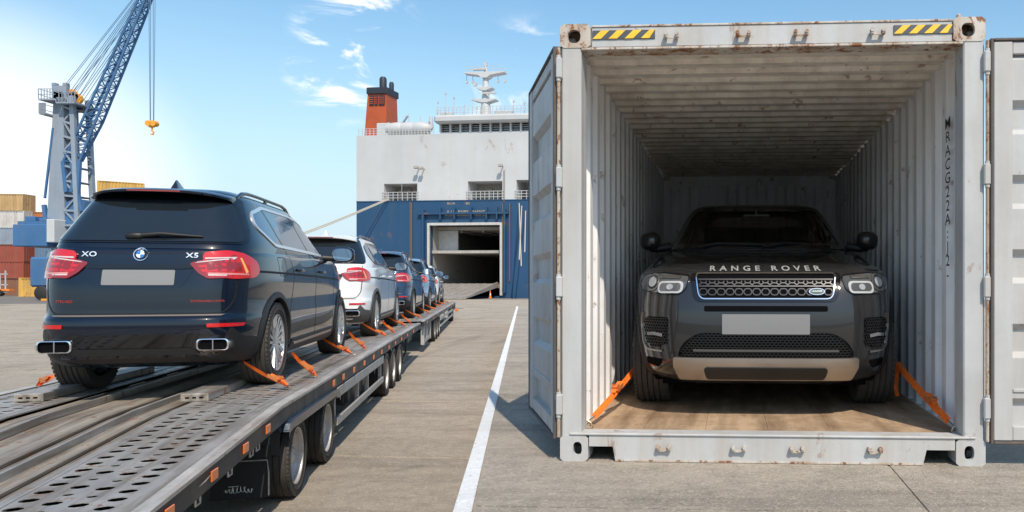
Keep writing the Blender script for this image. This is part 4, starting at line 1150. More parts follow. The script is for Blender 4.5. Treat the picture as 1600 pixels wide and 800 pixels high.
off = make_offroader()
CM = Matrix.Translation((uL*Y0, Y0, AP+.006)) @ Matrix.Rotation(CTH, 4, 'Z')
ofy = .52
off.location = CM @ Vector((CW/2+.0, ofy+4.75, FL+.001)); off.rotation_euler = (0, 0, CTH+PI)

# ------------------------------------------------------------------ straps
def strap(a, b, label, w=.040, rt=.62, tail=None, group='orange lashing straps holding the cars', matrix=None, rs=.85, tw0=.85):
    """webbing from a (on the wheel) to b (anchor) with a ratchet at fraction rt"""
    a = Vector(a); b = Vector(b)
    if matrix: a = matrix @ a; b = matrix @ b
    root = empty('lashing_strap', b, 0, label, 'strap', group); d = (b-a).normalized()
    def rel(p): return p-b
    sd = d.cross(Vector((0, 0, 1))); sd = sd.normalized() if sd.length > .01 else Vector((1, 0, 0)); up = sd.cross(d).normalized()
    m = MB(); L = (b-a).length; N_ = 10; A = []; B = []; 
    for i in range(N_+1):
        t = i/N_*.90; p = rel(a+(b-a)*t)-Vector((0, 0, 1))*.012*math.sin(PI*t); tw = tw0+.25*math.sin(t*5); s_ = (sd*math.cos(tw)+up*math.sin(tw))
        A.append(p+s_*w/2); B.append(p-s_*w/2)
    m.strip(A, B); m.strip([p+up*.004 for p in B], [p+up*.004 for p in A])
    # wrinkled folds of spare webbing
    for q in range(2):
        t0 = rt-.10+.05*q; p = rel(a+(b-a)*t0)+up*(.012+.008*q); C = []; D_ = []
        for i in range(6):
            pp = p+d*(.04*i*rs)+up*(.012*math.sin(i*2.1+q)); C.append(pp+sd*w*.5); D_.append(pp-sd*w*.45)
        m.strip(C, D_)
    m.obj('webbing', M['orange'], root)
    c = rel(a+(b-a)*rt); r = MB(); Mx = Matrix((( sd.x, d.x, up.x, c.x), (sd.y, d.y, up.y, c.y), (sd.z, d.z, up.z, c.z), (0, 0, 0, 1)))
    r.M = Mx; k = rs
    for s_ in (-1, 1): r.box((s_*.026*k, 0, .010), (.004, .13*k, .034*k)); r.box((s_*.022*k, .03*k, .03), (.004, .10*k, .018*k), (.4, 0, 0))
    r.cyl((-.03*k, .01, .012), (.03*k, .01, .012), .014*k, 10); r.cyl((-.028*k, .085*k, .045*k), (.028*k, .085*k, .045*k), .007*k, 8); r.cyl((-.028*k, -.06*k, .01), (.028*k, -.06*k, .01), .006*k, 8)
    r.obj('ratchet', M['ratchet'], root)
    h = MB(); p0 = rel(a+(b-a)*.88); h.tube([p0, p0+d*.04*k, rel(b)-d*.01+up*.012, rel(b)+d*.01, rel(b)-d*.01-up*.004], .006*k, 6); h.obj('hook', M['zinc'], root, smooth=50)
    if tail:
        tl = MB(); A, B = [], []
        for i in range(8):
            t = i/7; p = rel(a)+Vector((0.006*math.sin(7*t), .004*math.cos(9*t), -tail*t)); A.append(p+Vector((w*.35, 0, 0))); B.append(p-Vector((w*.35, 0, 0)))
        tl.strip(A, B); tl.strip([p+Vector((0, .004, 0)) for p in B], [p+Vector((0, .004, 0)) for p in A]); tl.obj('loose_end', M['orange'], root)
    return root
def c_pt(px, py, s):       # point seen at pixel, s metres inside the container front
    dv = Vector(((px-PX)/F, 1, (PY-py)/F)); o = CM.inverted(); 
    p0 = o @ Vector((0, 0, CH)); p1 = o @ (Vector((0, 0, CH))+dv); t = (s-p0.y)/(p1.y-p0.y); return Vector((0, 0, CH))+dv*t
a = c_pt(997, 570, 1.25); strap(a, CM @ Vector((.12, .20, FL+.03)), 'orange ratchet strap from the dark grey car down to the left container floor corner', .036, .45, .24, 'orange straps inside the container', rs=.8)
a = c_pt(1401, 568, 1.25); strap(a, CM @ Vector((CW-.12, .14, FL+.03)), 'orange ratchet strap from the dark grey car down to the right container floor corner', .042, .62, .24, 'orange straps inside the container', rs=.8, tw0=-.85)

# ------------------------------------------------------------------ transporter trailers
def perforated(s0, s1, x0, x1, z, thick, pitch=.130, rows=4, hole=(.044, .036), parent=None):
    b = MB(); n = int((s1-s0)/pitch); cw = (x1-x0)/rows; K = 8
    for i in range(n):
        for r_ in range(rows):
            ya = s0+i*pitch; yb = ya+pitch; xa = x0+r_*cw; xb = xa+cw; cx = (xa+xb)/2+random.uniform(-.004, .004); cy = (ya+yb)/2+(pitch*.22 if r_ % 2 else -pitch*.22)
            O = [(xa, ya), (cx, ya), (xb, ya), (xb, cy), (xb, yb), (cx, yb), (xa, yb), (xa, cy)]
            hx, hy = hole; q = 1 if r_ in (0, rows-1) or i % 2 else .58
            I = [(cx+hx*q*math.cos(R(225+45*j)), cy+hy*q*math.sin(R(225+45*j))) for j in range(8)]
            vs = [(x, y, z) for x, y in O]+[(x, y, z+.0015) for x, y in I]+[(x, y, z-.002) for x, y in I]
            b.add(vs, [(j, (j+1) % K, K+(j+1) % K, K+j) for j in range(K)]+[(K+j, K+(j+1) % K, 2*K+(j+1) % K, 2*K+j) for j in range(K)])
    return b
def zdeck(s, drop=True):        # tail of the first trailer slopes down
    return DK-(.125*min(1, max(0, (-s)/2.4)) if drop else 0)
DW = 2.55
def sloped(mb, x0, x1, s0, s1, dz0, dz1, parts=1, drop=True):
    """box following the deck line; dz relative to the deck surface"""
    k = max(1, parts)
    cuts = sorted(set([s0, s1]+([0.0] if s0 < 0 < s1 else [])))
    for a, b_ in zip(cuts, cuts[1:]):
        za, zb = zdeck(a, drop), zdeck(b_, drop)
        mb.add([(x0, a, za+dz0), (x1, a, za+dz0), (x1, b_, zb+dz0), (x0, b_, zb+dz0), (x0, a, za+dz1), (x1, a, za+dz1), (x1, b_, zb+dz1), (x0, b_, zb+dz1)],
               [(0, 3, 2, 1), (4, 5, 6, 7), (0, 1, 5, 4), (1, 2, 6, 5), (2, 3, 7, 6), (3, 0, 4, 7)])
    return mb
def make_trailer(s0, s1, label, drop, near):
    root = empty('car_transporter_trailer', (E.x, E.y, 0), TH, label, 'trailer', 'flatbed trailers loaded with cars')
    # edge beams
    for xa, xb in ((-.085, 0), (-DW, -DW+.085)):
        b = MB(); sloped(b, xa, xb, s0, s1, -.015, .006, drop=drop); b.obj('edge_plate', M['steel_edge'], root)
        b = MB(); sloped(b, (xa if xb < -1 else -.05), (-DW+.05 if xb < -1 else xb-.004), s0, s1, -.135, -.016, drop=drop); b.obj('side_rail', M['chassis'], root)
    # perforated running tracks with solid margins
    for xa, xb in ((-.70, -.17), (-DW+.17, -DW+.70)):
        cuts = [s0, 0.0, s1] if s0 < 0 else [s0, s1]
        for a, c in zip(cuts, cuts[1:]):
            L_ = c-a; seg = 2.4 if near else 4.0; q = max(1, round(L_/seg)); l = L_/q
            for i in range(q):
                y0, y1 = a+i*l+.006, a+(i+1)*l-.006
                n = int((y1-y0-.06)/.130); pad = ((y1-y0)-n*.130)/2
                b = perforated(y0+pad, y0+pad+n*.130+1e-4, xa, xb, 0, .03) if (near or i < 2) else MB()
                if not (near or i < 2): b.bb(xa, xb, y0, y1, -.01, 0)
                else:
                    b.bb(xa, xb, y0, y0+pad, -.01, 0); b.bb(xa, xb, y1-pad, y1, -.01, 0)
                # outer margins
                b.bb(xa-.055, xa-.002, y0, y1, -.01, .0); b.bb(xb+.002, xb+.075, y0, y1, -.01, .0)
                b.v = [(x, y, z+zdeck(y, drop)) for x, y, z in b.v]
                b.obj('track_plate', M['steel'], root)
    # centre boards, stepped
    xs = [-DW+.77, -1.55, -1.36, -1.17, -1.0, -.88, -.765]
    lv = [-.030, -.045, -.030, -.05, -.035, -.055]
    for (xa, xb, dz) in zip(xs, xs[1:], lv):
        b = MB(); sloped(b, xa+.004, xb-.004, s0, s1, dz-.02, dz, drop=drop); b.obj('deck_board', M['steel_dark'], root)
    for x in (-1.545, -1.005): 
        b = MB(); sloped(b, x-.012, x+.012, s0, s1, -.04, .012, drop=drop); b.obj('deck_rib', M['steel'], root)
    b = MB(); sloped(b, -DW+.77, -.765, s0+.2, s1, -.10, -.085, drop=drop); b.obj('under_deck_shade', M['dark'], root)  # black sheet as painted shade below the boards
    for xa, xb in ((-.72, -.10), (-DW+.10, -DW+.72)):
        b = MB(); sloped(b, xa, xb, s0+.05, s1, -.045, -.035, drop=drop); b.obj('under_deck_shade', M['dark'], root)  # added black sheet, paints the shade seen through the track holes
    # chassis beams and cross members
    for x in (-.72, -DW+.72):
        b = MB(); b.bb(x-.05, x+.05, s0+.5, s1-.1, DK-.45, DK-.17); b.obj('chassis_beam', M['chassis'], root)
    s = s0+.3
    while s < s1-.1:
        b = MB(); b.bb(-DW+.08, -.08, s-.03, s+.03, zdeck(s, drop)-.20, zdeck(s, drop)-.14); b.obj('cross_member', M['chassis'], root); s += 1.0 if near else 2.0
    return root
T1 = make_trailer(-2.45, 12.9, 'nearest car transporter trailer with perforated steel deck and five wheels in view', True, True)
T2 = make_trailer(14.0, 34.3, 'farther car transporter trailer carrying the three distant cars', False, False)
# tail beam
b = MB(); z = zdeck(-2.45); b.bb(-DW, 0, -2.56, -2.455, z-.16, z+.004, .01); b.obj('tail_beam', M['chassis'], T1)
for x in (-.3, -.9, -1.7, -2.2):
    b = MB(); b.box((x, -2.50, z+.012), (.09, .05, .03), None, .01); b.obj('ramp_hinge', M['steel'], T1)
for x in (-.10, -.28):
    b = MB(); b.bb(x-.05, x+.05, -2.568, -2.56, z-.10, z-.05); b.obj('tail_light', M['red_lamp'], T1)
# orange side markers along the rail
lampm = MB(); lampm.bb(-.003, .006, -.055, .055, -.032, .032, .004); lm = lampm.mesh('side_marker', M['amber'])
for s in (-2.2, -1.55, -.95, -.42, 2.05, 2.6, 3.3, 4.1, 4.95, 5.8, 6.7, 7.6, 8.6, 9.7, 11): link('side_marker', lm, T1, (0.0, s, zdeck(s)-.075))
for s in (15, 17.5, 20, 23, 26, 29, 32): link('side_marker', lm, T2, (0.0, s, DK-.075), None, (1, 1.4, 1))
# loops for ropes under rail
for s in (-1.75, -1.2, -.75, -.6, 1.3, 3.7, 5.4, 7.2, 9.2):
    b = MB(); zz = zdeck(s)-.135; b.tube([(-.02, s-.035, zz), (-.02, s-.035, zz-.045), (-.02, s+.035, zz-.045), (-.02, s+.035, zz)], .006, 6); b.obj('lashing_loop', M['steel_edge'], T1)
b = MB(); b.add([(.006, -1.82, DK-.19+.03), (.006, -1.70, DK-.155), (.006, -1.52, DK-.045-.07), (.006, -1.62, DK-.155+.02)], [(0, 1, 2, 3)]); b.M = Matrix.Identity(4); b.obj('paper_sticker', M['letter_silver'], T1)
# wheels: pair near the camera, group of three further on
def wheel_s(px, py):      # rail coordinate from the ground contact
    p = TR.inverted() @ unproj(px, py, 0); return p.y
sa, sb = wheel_s(450, 775)+.0, wheel_s(493, 722)
print('wheel s', sa, sb, wheel_s(588, 618), TR.inverted() @ unproj(446, 775, 0))
WX = -.115
for s in (sa, sb): truck_wheel(T1, WX, s, .335, 1); truck_wheel(T1, -DW+.115, s, .335, -1)
gs = [wheel_s(588, 618)+d for d in (0, .95, 1.9)]
for s in gs: truck_wheel(T1, WX, s, .335, 1); truck_wheel(T1, -DW+.115, s, .335, -1)
for s in (18.2, 19.3, 20.4, 31.5): truck_wheel(T2, WX, s, .335, 1); truck_wheel(T2, -DW+.115, s, .335, -1)
for s in (sa, sb)+tuple(gs):
    b = MB(); b.cyl((-DW+.2, s, .335), (-.2, s, .335), .06, 10); b.obj('axle', M['chassis'], T1)
for s in (18.2, 19.3, 20.4): 
    b = MB(); b.cyl((-DW+.2, s, .335), (-.2, s, .335), .06, 10); b.obj('axle', M['chassis'], T2)
# mudguard over the pair: blue-black rounded shell, mudflap behind
def guard(root, x0, x1, pts, name, mat, t=.012):
    b = MB(); A = [(x0, y, z) for y, z in pts]; B = [(x1, y, z) for y, z in pts]; b.strip(A, B); b.strip([(x, y, z-t) for x, y, z in B], [(x, y, z-t) for x, y, z in A])
    b.strip(B, [(x, y, z-.07) for x, y, z in B]); return b.obj(name, mat, root, smooth=40)
M['guard'] = plain('mudguard_blue_black', (.030, .048, .080), .35, .2, .4)
guard(T1, -.42, .03, [(sa-.42, .62), (sa-.39, .668), (sa-.30, .682), (sa+.3, .682), (sb+.2, .682), (sb+.42, .66), (sb+.50, .60)], 'mudguard', M['guard'])
fb = MB(); fb.bb(-.53, -.11, sa-.405, sa-.39, .10, .50, .004); fl = fb.obj('mudflap', M['rubber'], T1)
fb = MB(); fb.bb(-.55, -.05, sa-.389, sa-.375, .42, .66, .004); fb.obj('mudflap_bracket', M['chassis'], T1)
fb = MB(); fb.tube([(-.52, sa-.412, .395), (-.13, sa-.412, .395), (-.12, sa-.412, .30), (-.12, sa-.412, .12)], .006, 6); fb.obj('flap_rail', M['steel_edge'], fl)
fb = MB(); q = []
for i in range(64):
    t = i/63; q.append((-.43+.20*t+.006*math.sin(t*50), sa-.409, .165+.013*math.sin(t*47)*(1 if i % 9 else 2.6)+.004*math.sin(t*13)))
fb.tube(q, .0028, 4); fb.bar((-.38, sa-.409, .15), (-.37, sa-.409, .205), .005); fb.bar((-.29, sa-.409, .16), (-.285, sa-.409, .20), .004); fb.obj('flap_lettering', M['letter_silver'], fl)
fb = MB(); fb.bar((-.40, sa-.409, .200), (-.33, sa-.409, .204), .005); fb.obj('flap_lettering_stroke', M['letter_silver'], fl)
fb = MB(); fb.bb(-.50, -.20, (sa+sb)/2-.01, (sa+sb)/2+.01, .16, .66); fb.obj('mudflap', M['rubber'], T1)
# side guard between the wheel groups
sg0, sg1 = sb+.50, gs[0]-.42
b = MB()
b.bb(-.03, .0, sg0, sg1, .555, .665, .004); b.obj('guard_rail', M['galv'], T1)
b = MB(); b.bb(-.03, .0, sg0, sg1, .265, .345, .004); b.obj('guard_rail', M['galv'], T1)
for i, s in enumerate((sg0+.035, sg0+(sg1-sg0)*.42, sg0+(sg1-sg0)*.64, sg1-.04)):
    b = MB(); b.bb(-.075, -.032, s-.035, s+.035, .25, .70, .003); b.obj('guard_post', M['galv'], T1)
for s in (sg0+(sg1-sg0)*.52, sg0+(sg1-sg0)*.78):
    b = MB(); b.bb(-.16, -.12, s-.03, s+.03, .28, .69); b.obj('support_leg', M['chassis'], T1)
b = MB(); b.bb(-.6, -.1, sg0+1.2, sg0+2.6, .30, .62, .03); b.obj('air_tank', M['chassis'], T1)
b = MB(); b.bb(-.42, -.01, gs[2]+.42, gs[2]+.44, .12, .62); b.bar((-.05, gs[2]+.5, .65), (-.05, gs[2]+.9, .25), .04); b.bar((-.05, gs[2]+.9, .25), (-.05, gs[2]+1.5, .38), .04); b.bar((-.05, gs[2]+1.5, .38), (-.05, gs[2]+1.5, .7), .04); b.obj('landing_leg', M['chassis'], T1)
b = MB(); b.bb(-.9, -.3, 12.9, 14.0, .35, .5); b.bar((-1.25, 12.8, .55), (-1.25, 14.1, .55), .14); b.obj('drawbar', M['chassis'], T1)
# second trailer side guard and legs
b = MB(); b.bb(-.03, 0, 21.3, 31.0, .50, .60, .004); b.bb(-.03, 0, 21.3, 31.0, .28, .35, .004); b.obj('guard_rail', M['galv'], T2)
for s in (21.4, 24.5, 27.7, 30.9): b = MB(); b.bb(-.07, -.032, s-.06, s+.06, .25, .7); b.obj('guard_post', M['galv'], T2)
b = MB(); b.bb(-.10, -.02, 14.2, 14.35, .20, .70); b.bb(-.10, -.02, 16.6, 16.75, .20, .70); b.bb(-.08, -.03, 14.3, 16.7, .22, .32); b.bb(-.10, -.02, 15.3, 15.4, .3, .7); b.obj('support_frame', M['galv'], T2)
b = MB(); b.bb(-DW, 0, 34.3, 34.36, .45, .86); b.bar((-.02, 34.4, .52), (.35, 35.6, .45), .03); b.obj('head_board', M['steel_dark'], T2)
b = MB(); b.box((.06, 34.5, .42), (.16, .16, .12), None, .02); b.obj('warning_lamp', M['amber'], T2)
# wheel stop channels beside the first car's wheels
for x, s0_, s1_ in ((-.74, .42, 2.2), (-2.02, .75, 2.9)):
    b = MB(); b.bb(x-.10, x+.10, s0_, s1_, DK+.002, DK+.068, .004); ch = b.obj('wheel_channel', M['steel'], T1)
    b = MB(); b.bb(x-.088, x+.088, s0_-.004, s0_-.0005, DK+.012, DK+.058); b.obj('channel_end', M['steel_dark'], ch)
    b = MB()
    for dx in (-.05, .0, .05): b.bb(x+dx-.014, x+dx+.014, s0_-.007, s0_-.0045, DK+.030, DK+.042)
    b.obj('channel_slot', M['dark'], ch)

# ------------------------------------------------------------------ cars on the trailers
navy = suv_mats((.0015, .005, .014), nm='navy', metal=0, trim='black_plastic')
white = suv_mats((.80, .79, .77), nm='white', metal=0, trim='grey_plastic', mirror=M['black_gloss'], recess=M['chassis'], surround=M['black_gloss'])
blue = suv_mats((.012, .040, .095), nm='blue', metal=.1, trim='black_plastic', surround=M['black_gloss'])
sky_ = suv_mats((.20, .33, .47), nm='grey_blue', metal=.3, trim='black_plastic', surround=M['black_gloss'])
XC = -1.24
def place(o, s, x=XC): o.location = tr_pt(x, s, DK+.003); o.rotation_euler = (0, 0, TH)
car1 = make_suv('dark navy estate car nearest the camera, its tail lamps and blank plate in view', navy); place(car1, .64)
# badge and lettering on the tail of the first car
cs = SUV
n = 32; rnd = [(.052*math.cos(2*PI*j/n), 1.185+.052*math.sin(2*PI*j/n)) for j in range(n)]
bd = cs.add_patch('round_badge', rnd, REAR, M['chrome'], car1, .012, .014, .06)
cs.add_patch('badge_ring', [(a*.88, 1.185+(c-1.185)*.88) for a, c in rnd], REAR, M['emblem_black'] if 'emblem_black' in M else M['black_gloss'], bd, .014, .003, .06)
for q in range(4):
    w_ = [(0, 1.185)]+[(.030*math.cos(PI/2*q+PI/2*j/8), 1.185+.030*math.sin(PI/2*q+PI/2*j/8)) for j in range(9)]
    cs.add_patch('badge_quarter', w_, REAR, M['emblem_blue'] if q % 2 else M['emblem_white'], bd, .017, .002, .06)
cs.text('badge_lettering', 'B M W', .014, (0, 1.2215), REAR, M['letter_silver'], bd, 1, 1, .0165)
cs.text('model_lettering', 'XO', .054, (-.365, 1.185), REAR, M['letter_silver'], car1, 1.05, 1.3, .008, bold=.0008)
cs.text('model_lettering', 'X5', .054, (.375, 1.180), REAR, M['letter_silver'], car1, 1.05, 1.4, .008, bold=.0008)
cs.text('dealer_lettering', 'STEILABD', .028, (-.52, .80), REAR, M['letter_red'], car1, 1, 1.1, .004)
cs.text('dealer_lettering', 'DWMKANKS LWVR', .024, (.50, .80), REAR, M['letter_red'], car1, 1, 1.1, .004)
car2 = make_suv('white estate car loaded second, behind the dark navy one', white); place(car2, 7.5)
car3 = make_suv('deep blue estate car loaded third, between two lighter cars', blue); place(car3, 14.9)
car4 = make_suv('pale grey-blue car loaded fourth, partly hidden', sky_); place(car4, 21.2)
car5 = make_suv('small white car at the far end of the transporter, nearest the ship ramp', white); place(car5, 27.6)
car5.scale = (.95, .95, .95)
names = ['dark navy estate car', 'white second car', 'deep blue third car', 'pale grey-blue fourth car', 'white car at the far end']
carS = [.64, 7.5, 14.9, 21.2, 27.6]
for i, s in enumerate(carS):
    for wy, wn in ((.92, 'rear'), (4.22, 'front')):
        w0 = s+wy
        strap((-.58, w0-.42, DK+.24), (-.13, w0-.62, DK+.012), 'orange strap behind the %s right wheel of the %s' % (wn, names[i]), rt=.60, matrix=TR)
        if i < 2: strap((-.36, w0+.33, DK+.26), (-.13, w0+.30, DK+.012), 'orange strap ahead of the %s right wheel of the %s' % (wn, names[i]), rt=.55, matrix=TR)
strap((-2.0, 1.35, DK+.26), (-2.38, 1.62, DK+.012), 'orange ratchet strap behind the rear left wheel of the dark navy estate car', rt=.68, matrix=TR)
# ------------------------------------------------------------------ the ship
SL = Vector(((557-PX)/F*97, 97)); sc, ss = math.cos(SHIP_A), math.sin(SHIP_A)
def sp(px, py, yo=0):
    u = (px-PX)/F; lx, ly = SL.x-yo*ss, SL.y+yo*sc; t = (u*ly-lx)/(sc-u*ss); Y = ly+t*ss; return t, CH+(PY-py)/F*Y
def sx(px, yo=0): return sp(px, 400, yo)[0]
def sz(px, py, yo=0): return sp(px, py, yo)[1]
ship = empty('cargo_ship', (SL.x, SL.y, 0), SHIP_A, 'blue and white car carrier ship moored with its stern door open', 'ship')
W1 = sx(922); ZB = sz(700, 313); ZT_ = sz(700, 209)
def grid_wall(mb, x0, x1, z0, z1, holes, y0, t):
    xs = sorted(set([x0, x1]+[h for q in holes for h in q[:2] if x0 < h < x1])); zs = sorted(set([z0, z1]+[h for q in holes for h in q[2:] if z0 < h < z1]))
    for a, b in zip(xs, xs[1:]):
        for c, d in zip(zs, zs[1:]):
            mx, mz = (a+b)/2, (c+d)/2
            if any(h[0] < mx < h[1] and h[2] < mz < h[3] for h in holes): continue
            mb.add([(a, y0, c), (b, y0, c), (b, y0, d), (a, y0, d)], [(0, 1, 2, 3)])
    for h in holes:
        a, b, c, d = h[0], h[1], max(h[2], z0), min(h[3], z1)
        mb.add([(a, y0, c), (b, y0, c), (b, y0, d), (a, y0, d), (a, y0+t, c), (b, y0+t, c), (b, y0+t, d), (a, y0+t, d)], [(0, 4, 5, 1), (1, 5, 6, 2), (2, 6, 7, 3), (3, 7, 4, 0)])
    return mb
door_h = (sx(672), sx(782), .7, sz(727, 352))
b = grid_wall(MB(), 0, W1, -2.5, ZB, [(door_h[0], door_h[1], .2, door_h[3])], 0, .8)
b.add([(0, 0, -2.5), (0, 110, -2.5), (0, 110, ZB), (0, 0, ZB), (W1, 0, -2.5), (W1, 110, -2.5), (W1, 110, ZB), (W1, 0, ZB)], [(0, 1, 2, 3), (4, 7, 6, 5), (1, 5, 6, 2)])
b.obj('hull', M['ship_blue'], ship, fix=False)
mo = [(sx(600), sx(652), ZB+.02, sz(626, 287)), (sx(731), sx(785), ZB+.02, sz(758, 283)), (sx(807), sx(831), ZB+.02, sz(819, 281))]
b = grid_wall(MB(), 0, W1, ZB, ZT_, mo, -.003, 3.5)
b.add([(0, 0, ZB), (0, 110, ZB), (0, 110, ZT_), (0, 0, ZT_), (W1, 0, ZB), (W1, 110, ZB), (W1, 110, ZT_), (W1, 0, ZT_)], [(0, 1, 2, 3), (4, 7, 6, 5), (1, 5, 6, 2), (3, 2, 6, 7)])
b.obj('superstructure', M['ship_white'], ship, fix=False)
for h in mo:
    b = MB(); b.add([(h[0], 3.5, h[2]), (h[1], 3.5, h[2]), (h[1], 3.5, h[3]), (h[0], 3.5, h[3])], [(0, 1, 2, 3)])
    k = int((h[1]-h[0])/1.1)
    for i in range(k): x = h[0]+.5+i*1.1; b.bb(x, x+.35, 3.0, 3.45, h[2], h[2]+1.0+random.random()*.8)
    o = b.obj('mooring_deck', M['ship_grey'], ship)
    b = MB(); n = max(2, int((h[1]-h[0])/.55))
    for i in range(n+1): x = h[0]+(h[1]-h[0])*i/n; b.bb(x-.03, x+.03, -.12, -.06, h[2], h[2]+1.05)
    for z in (.35, .7, 1.05): b.bb(h[0]-.2, h[1]+.2, -.12, -.06, h[2]+z-.03, h[2]+z+.03)
    b.obj('deck_railing', M['ship_white'], ship)
# belt plating lines and stern frames
b = MB(); b.bb(0, W1, -.06, -.004, ZB-.10, ZB+.02); b.obj('belt_plate', M['ship_blue'], ship)
for i, px in enumerate((590, 628, 668, 705, 742, 790, 835)):
    b = MB(); x = sx(px); b.bb(x-.02, x+.02, -.03, -.004, ZB+.1 if i % 2 else ZB+3, ZT_-.2); b.obj('hull_weld_seam', M['ship_white'], ship)
x0, x1, z0, z1 = door_h
b = MB()
b.bb(x0-.28, x0, -.25, .15, .3, z1+.3); b.bb(x1, x1+.28, -.25, .15, .3, z1+.3); b.bb(x0, x1, -.25, .15, z1, z1+.32); b.obj('stern_door_frame', M['ship_grey2'], ship)
for px in (663, 790):
    b = MB(); x = sx(px); b.bb(x-.12, x+.12, -.5, -.004, .6, z1+1.9); b.obj('door_guide', M['ship_blue'], ship)
b = MB(); b.bb(sx(655), sx(796), -.45, -.1, z1+1.35, z1+1.6)
for px in (690, 712, 738, 762, 778): b.bb(sx(px)-.08, sx(px)+.08, -.5, -.1, z1+.7, z1+2.2)
b.obj('door_beam', M['ship_blue'], ship)
b = MB()
for px, a, c in ((642, 316, 440), (644, 316, 440), (786, 318, 452), (797, 318, 440)): x = sx(px); b.bb(x-.05, x+.05, -.2, -.1, sz(px, c), sz(px, a))
for a in range(20): b.bb(sx(642), sx(644), -.18, -.12, sz(640, 438)+a*.45, sz(640, 438)+a*.45+.05)
b.obj('ladder', M['ship_rust'], ship)
# hold behind the stern door
mid = sz(727, 391)
b = MB(); D_ = 45
b.add([(x0, .8, .2), (x0, D_, .2), (x0, D_, z1), (x0, .8, z1)], [(0, 1, 2, 3)]); b.add([(x1, .8, .2), (x1, D_, .2), (x1, D_, z1), (x1, .8, z1)], [(0, 3, 2, 1)])
b.obj('hold_wall', M['ship_grey'], ship, fix=False)
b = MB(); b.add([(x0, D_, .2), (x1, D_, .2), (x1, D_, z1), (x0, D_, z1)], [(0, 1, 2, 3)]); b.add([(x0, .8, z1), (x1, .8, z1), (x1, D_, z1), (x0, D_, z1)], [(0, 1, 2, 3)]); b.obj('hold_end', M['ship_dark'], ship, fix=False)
b = MB(); b.bb(x0, x1, .6, D_, mid-.35, mid); b.obj('hold_deck', M['ship_grey'], ship)
for k_ in range(8):
    b = MB(); y = 2.5+k_*3.5; b.bb(x0, x1, y, y+.25, z1-.45, z1-.02); b.obj('ceiling_beam', M['ship_grey'], ship)
for xx in (.30, .62): b = MB(); x = x0+(x1-x0)*xx; b.bb(x, x+.15, 3, 30, z1-.7, z1-.5); b.obj('ceiling_duct', M['ship_grey'], ship)
b = MB(); b.bb(x0, x0+(x1-x0)*.28, 2.5, 2.8, mid, z1-.5); b.obj('inner_partition', M['ship_grey2'], ship)
b = MB(); b.bb(x0, x1, .0, D_, 1.2, 1.76); b.obj('hold_floor', M['ramp'], ship)
# ramp
rp = empty('stern_ramp', (0, 0, 0)); rp.parent = ship
b = MB(); xa, xb = sx(668), sx(776)
b.prism([(0, 1.72), (0, 1.25), (-10.5, .04), (-10.5, .09)], xa, xb, 'YZ'); b.M = Matrix.Identity(4); b.obj('ramp_plate', M['ramp'], rp)
for i in range(9):
    x = xa+(xb-xa)*(i+.5)/9; b = MB(); b.prism([(0, 1.80), (0, 1.70), (-10.3, .09), (-10.3, .16)], x-.07, x+.07, 'YZ'); b.obj('ramp_rib', M['steel_edge'], rp)
for x in (xa-.1, xb+.1): b = MB(); b.prism([(0, 1.95), (0, 1.3), (-10.3, .05), (-10.3, .2)], x-.1, x+.1, 'YZ'); b.obj('ramp_kerb', M['ramp'], rp)
# name on the stern
def ship_text(t, px, py, size, xs=1.2): 
    x, z = sp(px, py); flat_text('stern_lettering', t, size, M['letter_tan'], ship, (x, -.01, z), (1, 0, 0), (0, 0, 1), xs=xs, depth=.02)
ship_text('A UR RNBS RNANT', 728, 331, .48); ship_text('AUIRAINUNGRRY AIER SL', 727, 336, .38); ship_text('BLUA', 705, 318, .35); ship_text('BD', 731, 318, .35)
# mooring lines
def line(name, a, c, r, mat, parent=None, sag=.6, n=10):
    a, c = Vector(a), Vector(c); P = [a+(c-a)*i/n-Vector((0, 0, sag*math.sin(PI*i/n))) for i in range(n+1)]
    b = MB(); b.tube(P, r, 5); return b.obj(name, mat, parent)
rx, rz_ = sp(604, 312)
for i, dx in enumerate((0, .35)):
    o = line('mooring_rope', (rx+dx, -.15, rz_), (rx-9.5+dx*2, -16, 4.4), .07, M['rope'], None, .3); o.location = ship.location; o.rotation_euler = ship.rotation_euler
    tag(o, 'pale mooring rope slanting down left from the ship, %s of the pair' % ('upper' if i else 'lower'), 'rope', 'mooring ropes of the ship')
for i, (p0, p1) in enumerate((((812, 318), (831, 405)), ((816, 322), (828, 396)), ((822, 330), (836, 385)))):
    a = sp(*p0); c = sp(*p1); o = line('mooring_rope', (a[0], -.2, a[1]), (c[0]+1, -7, c[1]-1), .07, M['rope'], None, .1); o.location = ship.location; o.rotation_euler = ship.rotation_euler
    tag(o, 'hanging rope on the right of the stern door, %s' % ('leftmost', 'middle one', 'rightmost')[i], 'rope', 'ropes right of the stern door')
# funnel
def tapered(mb, x0, x1, z0, z1, y0, y1, tp=.12):
    w = (x1-x0)*tp
    mb.add([(x0, y0, z0), (x1, y0, z0), (x1, y1, z0), (x0, y1, z0), (x0+w*.9, y0+.3, z1), (x1-w*.05, y0+.3, z1), (x1-w*.05, y1-w, z1), (x0+w*.9, y1-w, z1)], [(0, 3, 2, 1), (4, 5, 6, 7), (0, 1, 5, 4), (1, 2, 6, 5), (2, 3, 7, 6), (3, 0, 4, 7)])
YF = 2.2
fx0, fx1 = sx(569, YF), sx(602.5, YF); fz0, fz1 = ZT_, sz(590, 146, YF)
fn = empty('funnel_stack', (0, 0, 0)); fn.parent = ship
b = MB(); tapered(b, fx0, fx1, fz0, fz1, YF, YF+3.4); b.obj('funnel', M['funnel'], fn)
b = MB(); w = (fx1-fx0); b.bb(fx0+w*.08, fx1+.12, YF+.10, YF+3.3, fz1, fz1+.85, .05); b.obj('funnel_cap', M['funnel_black'], fn)
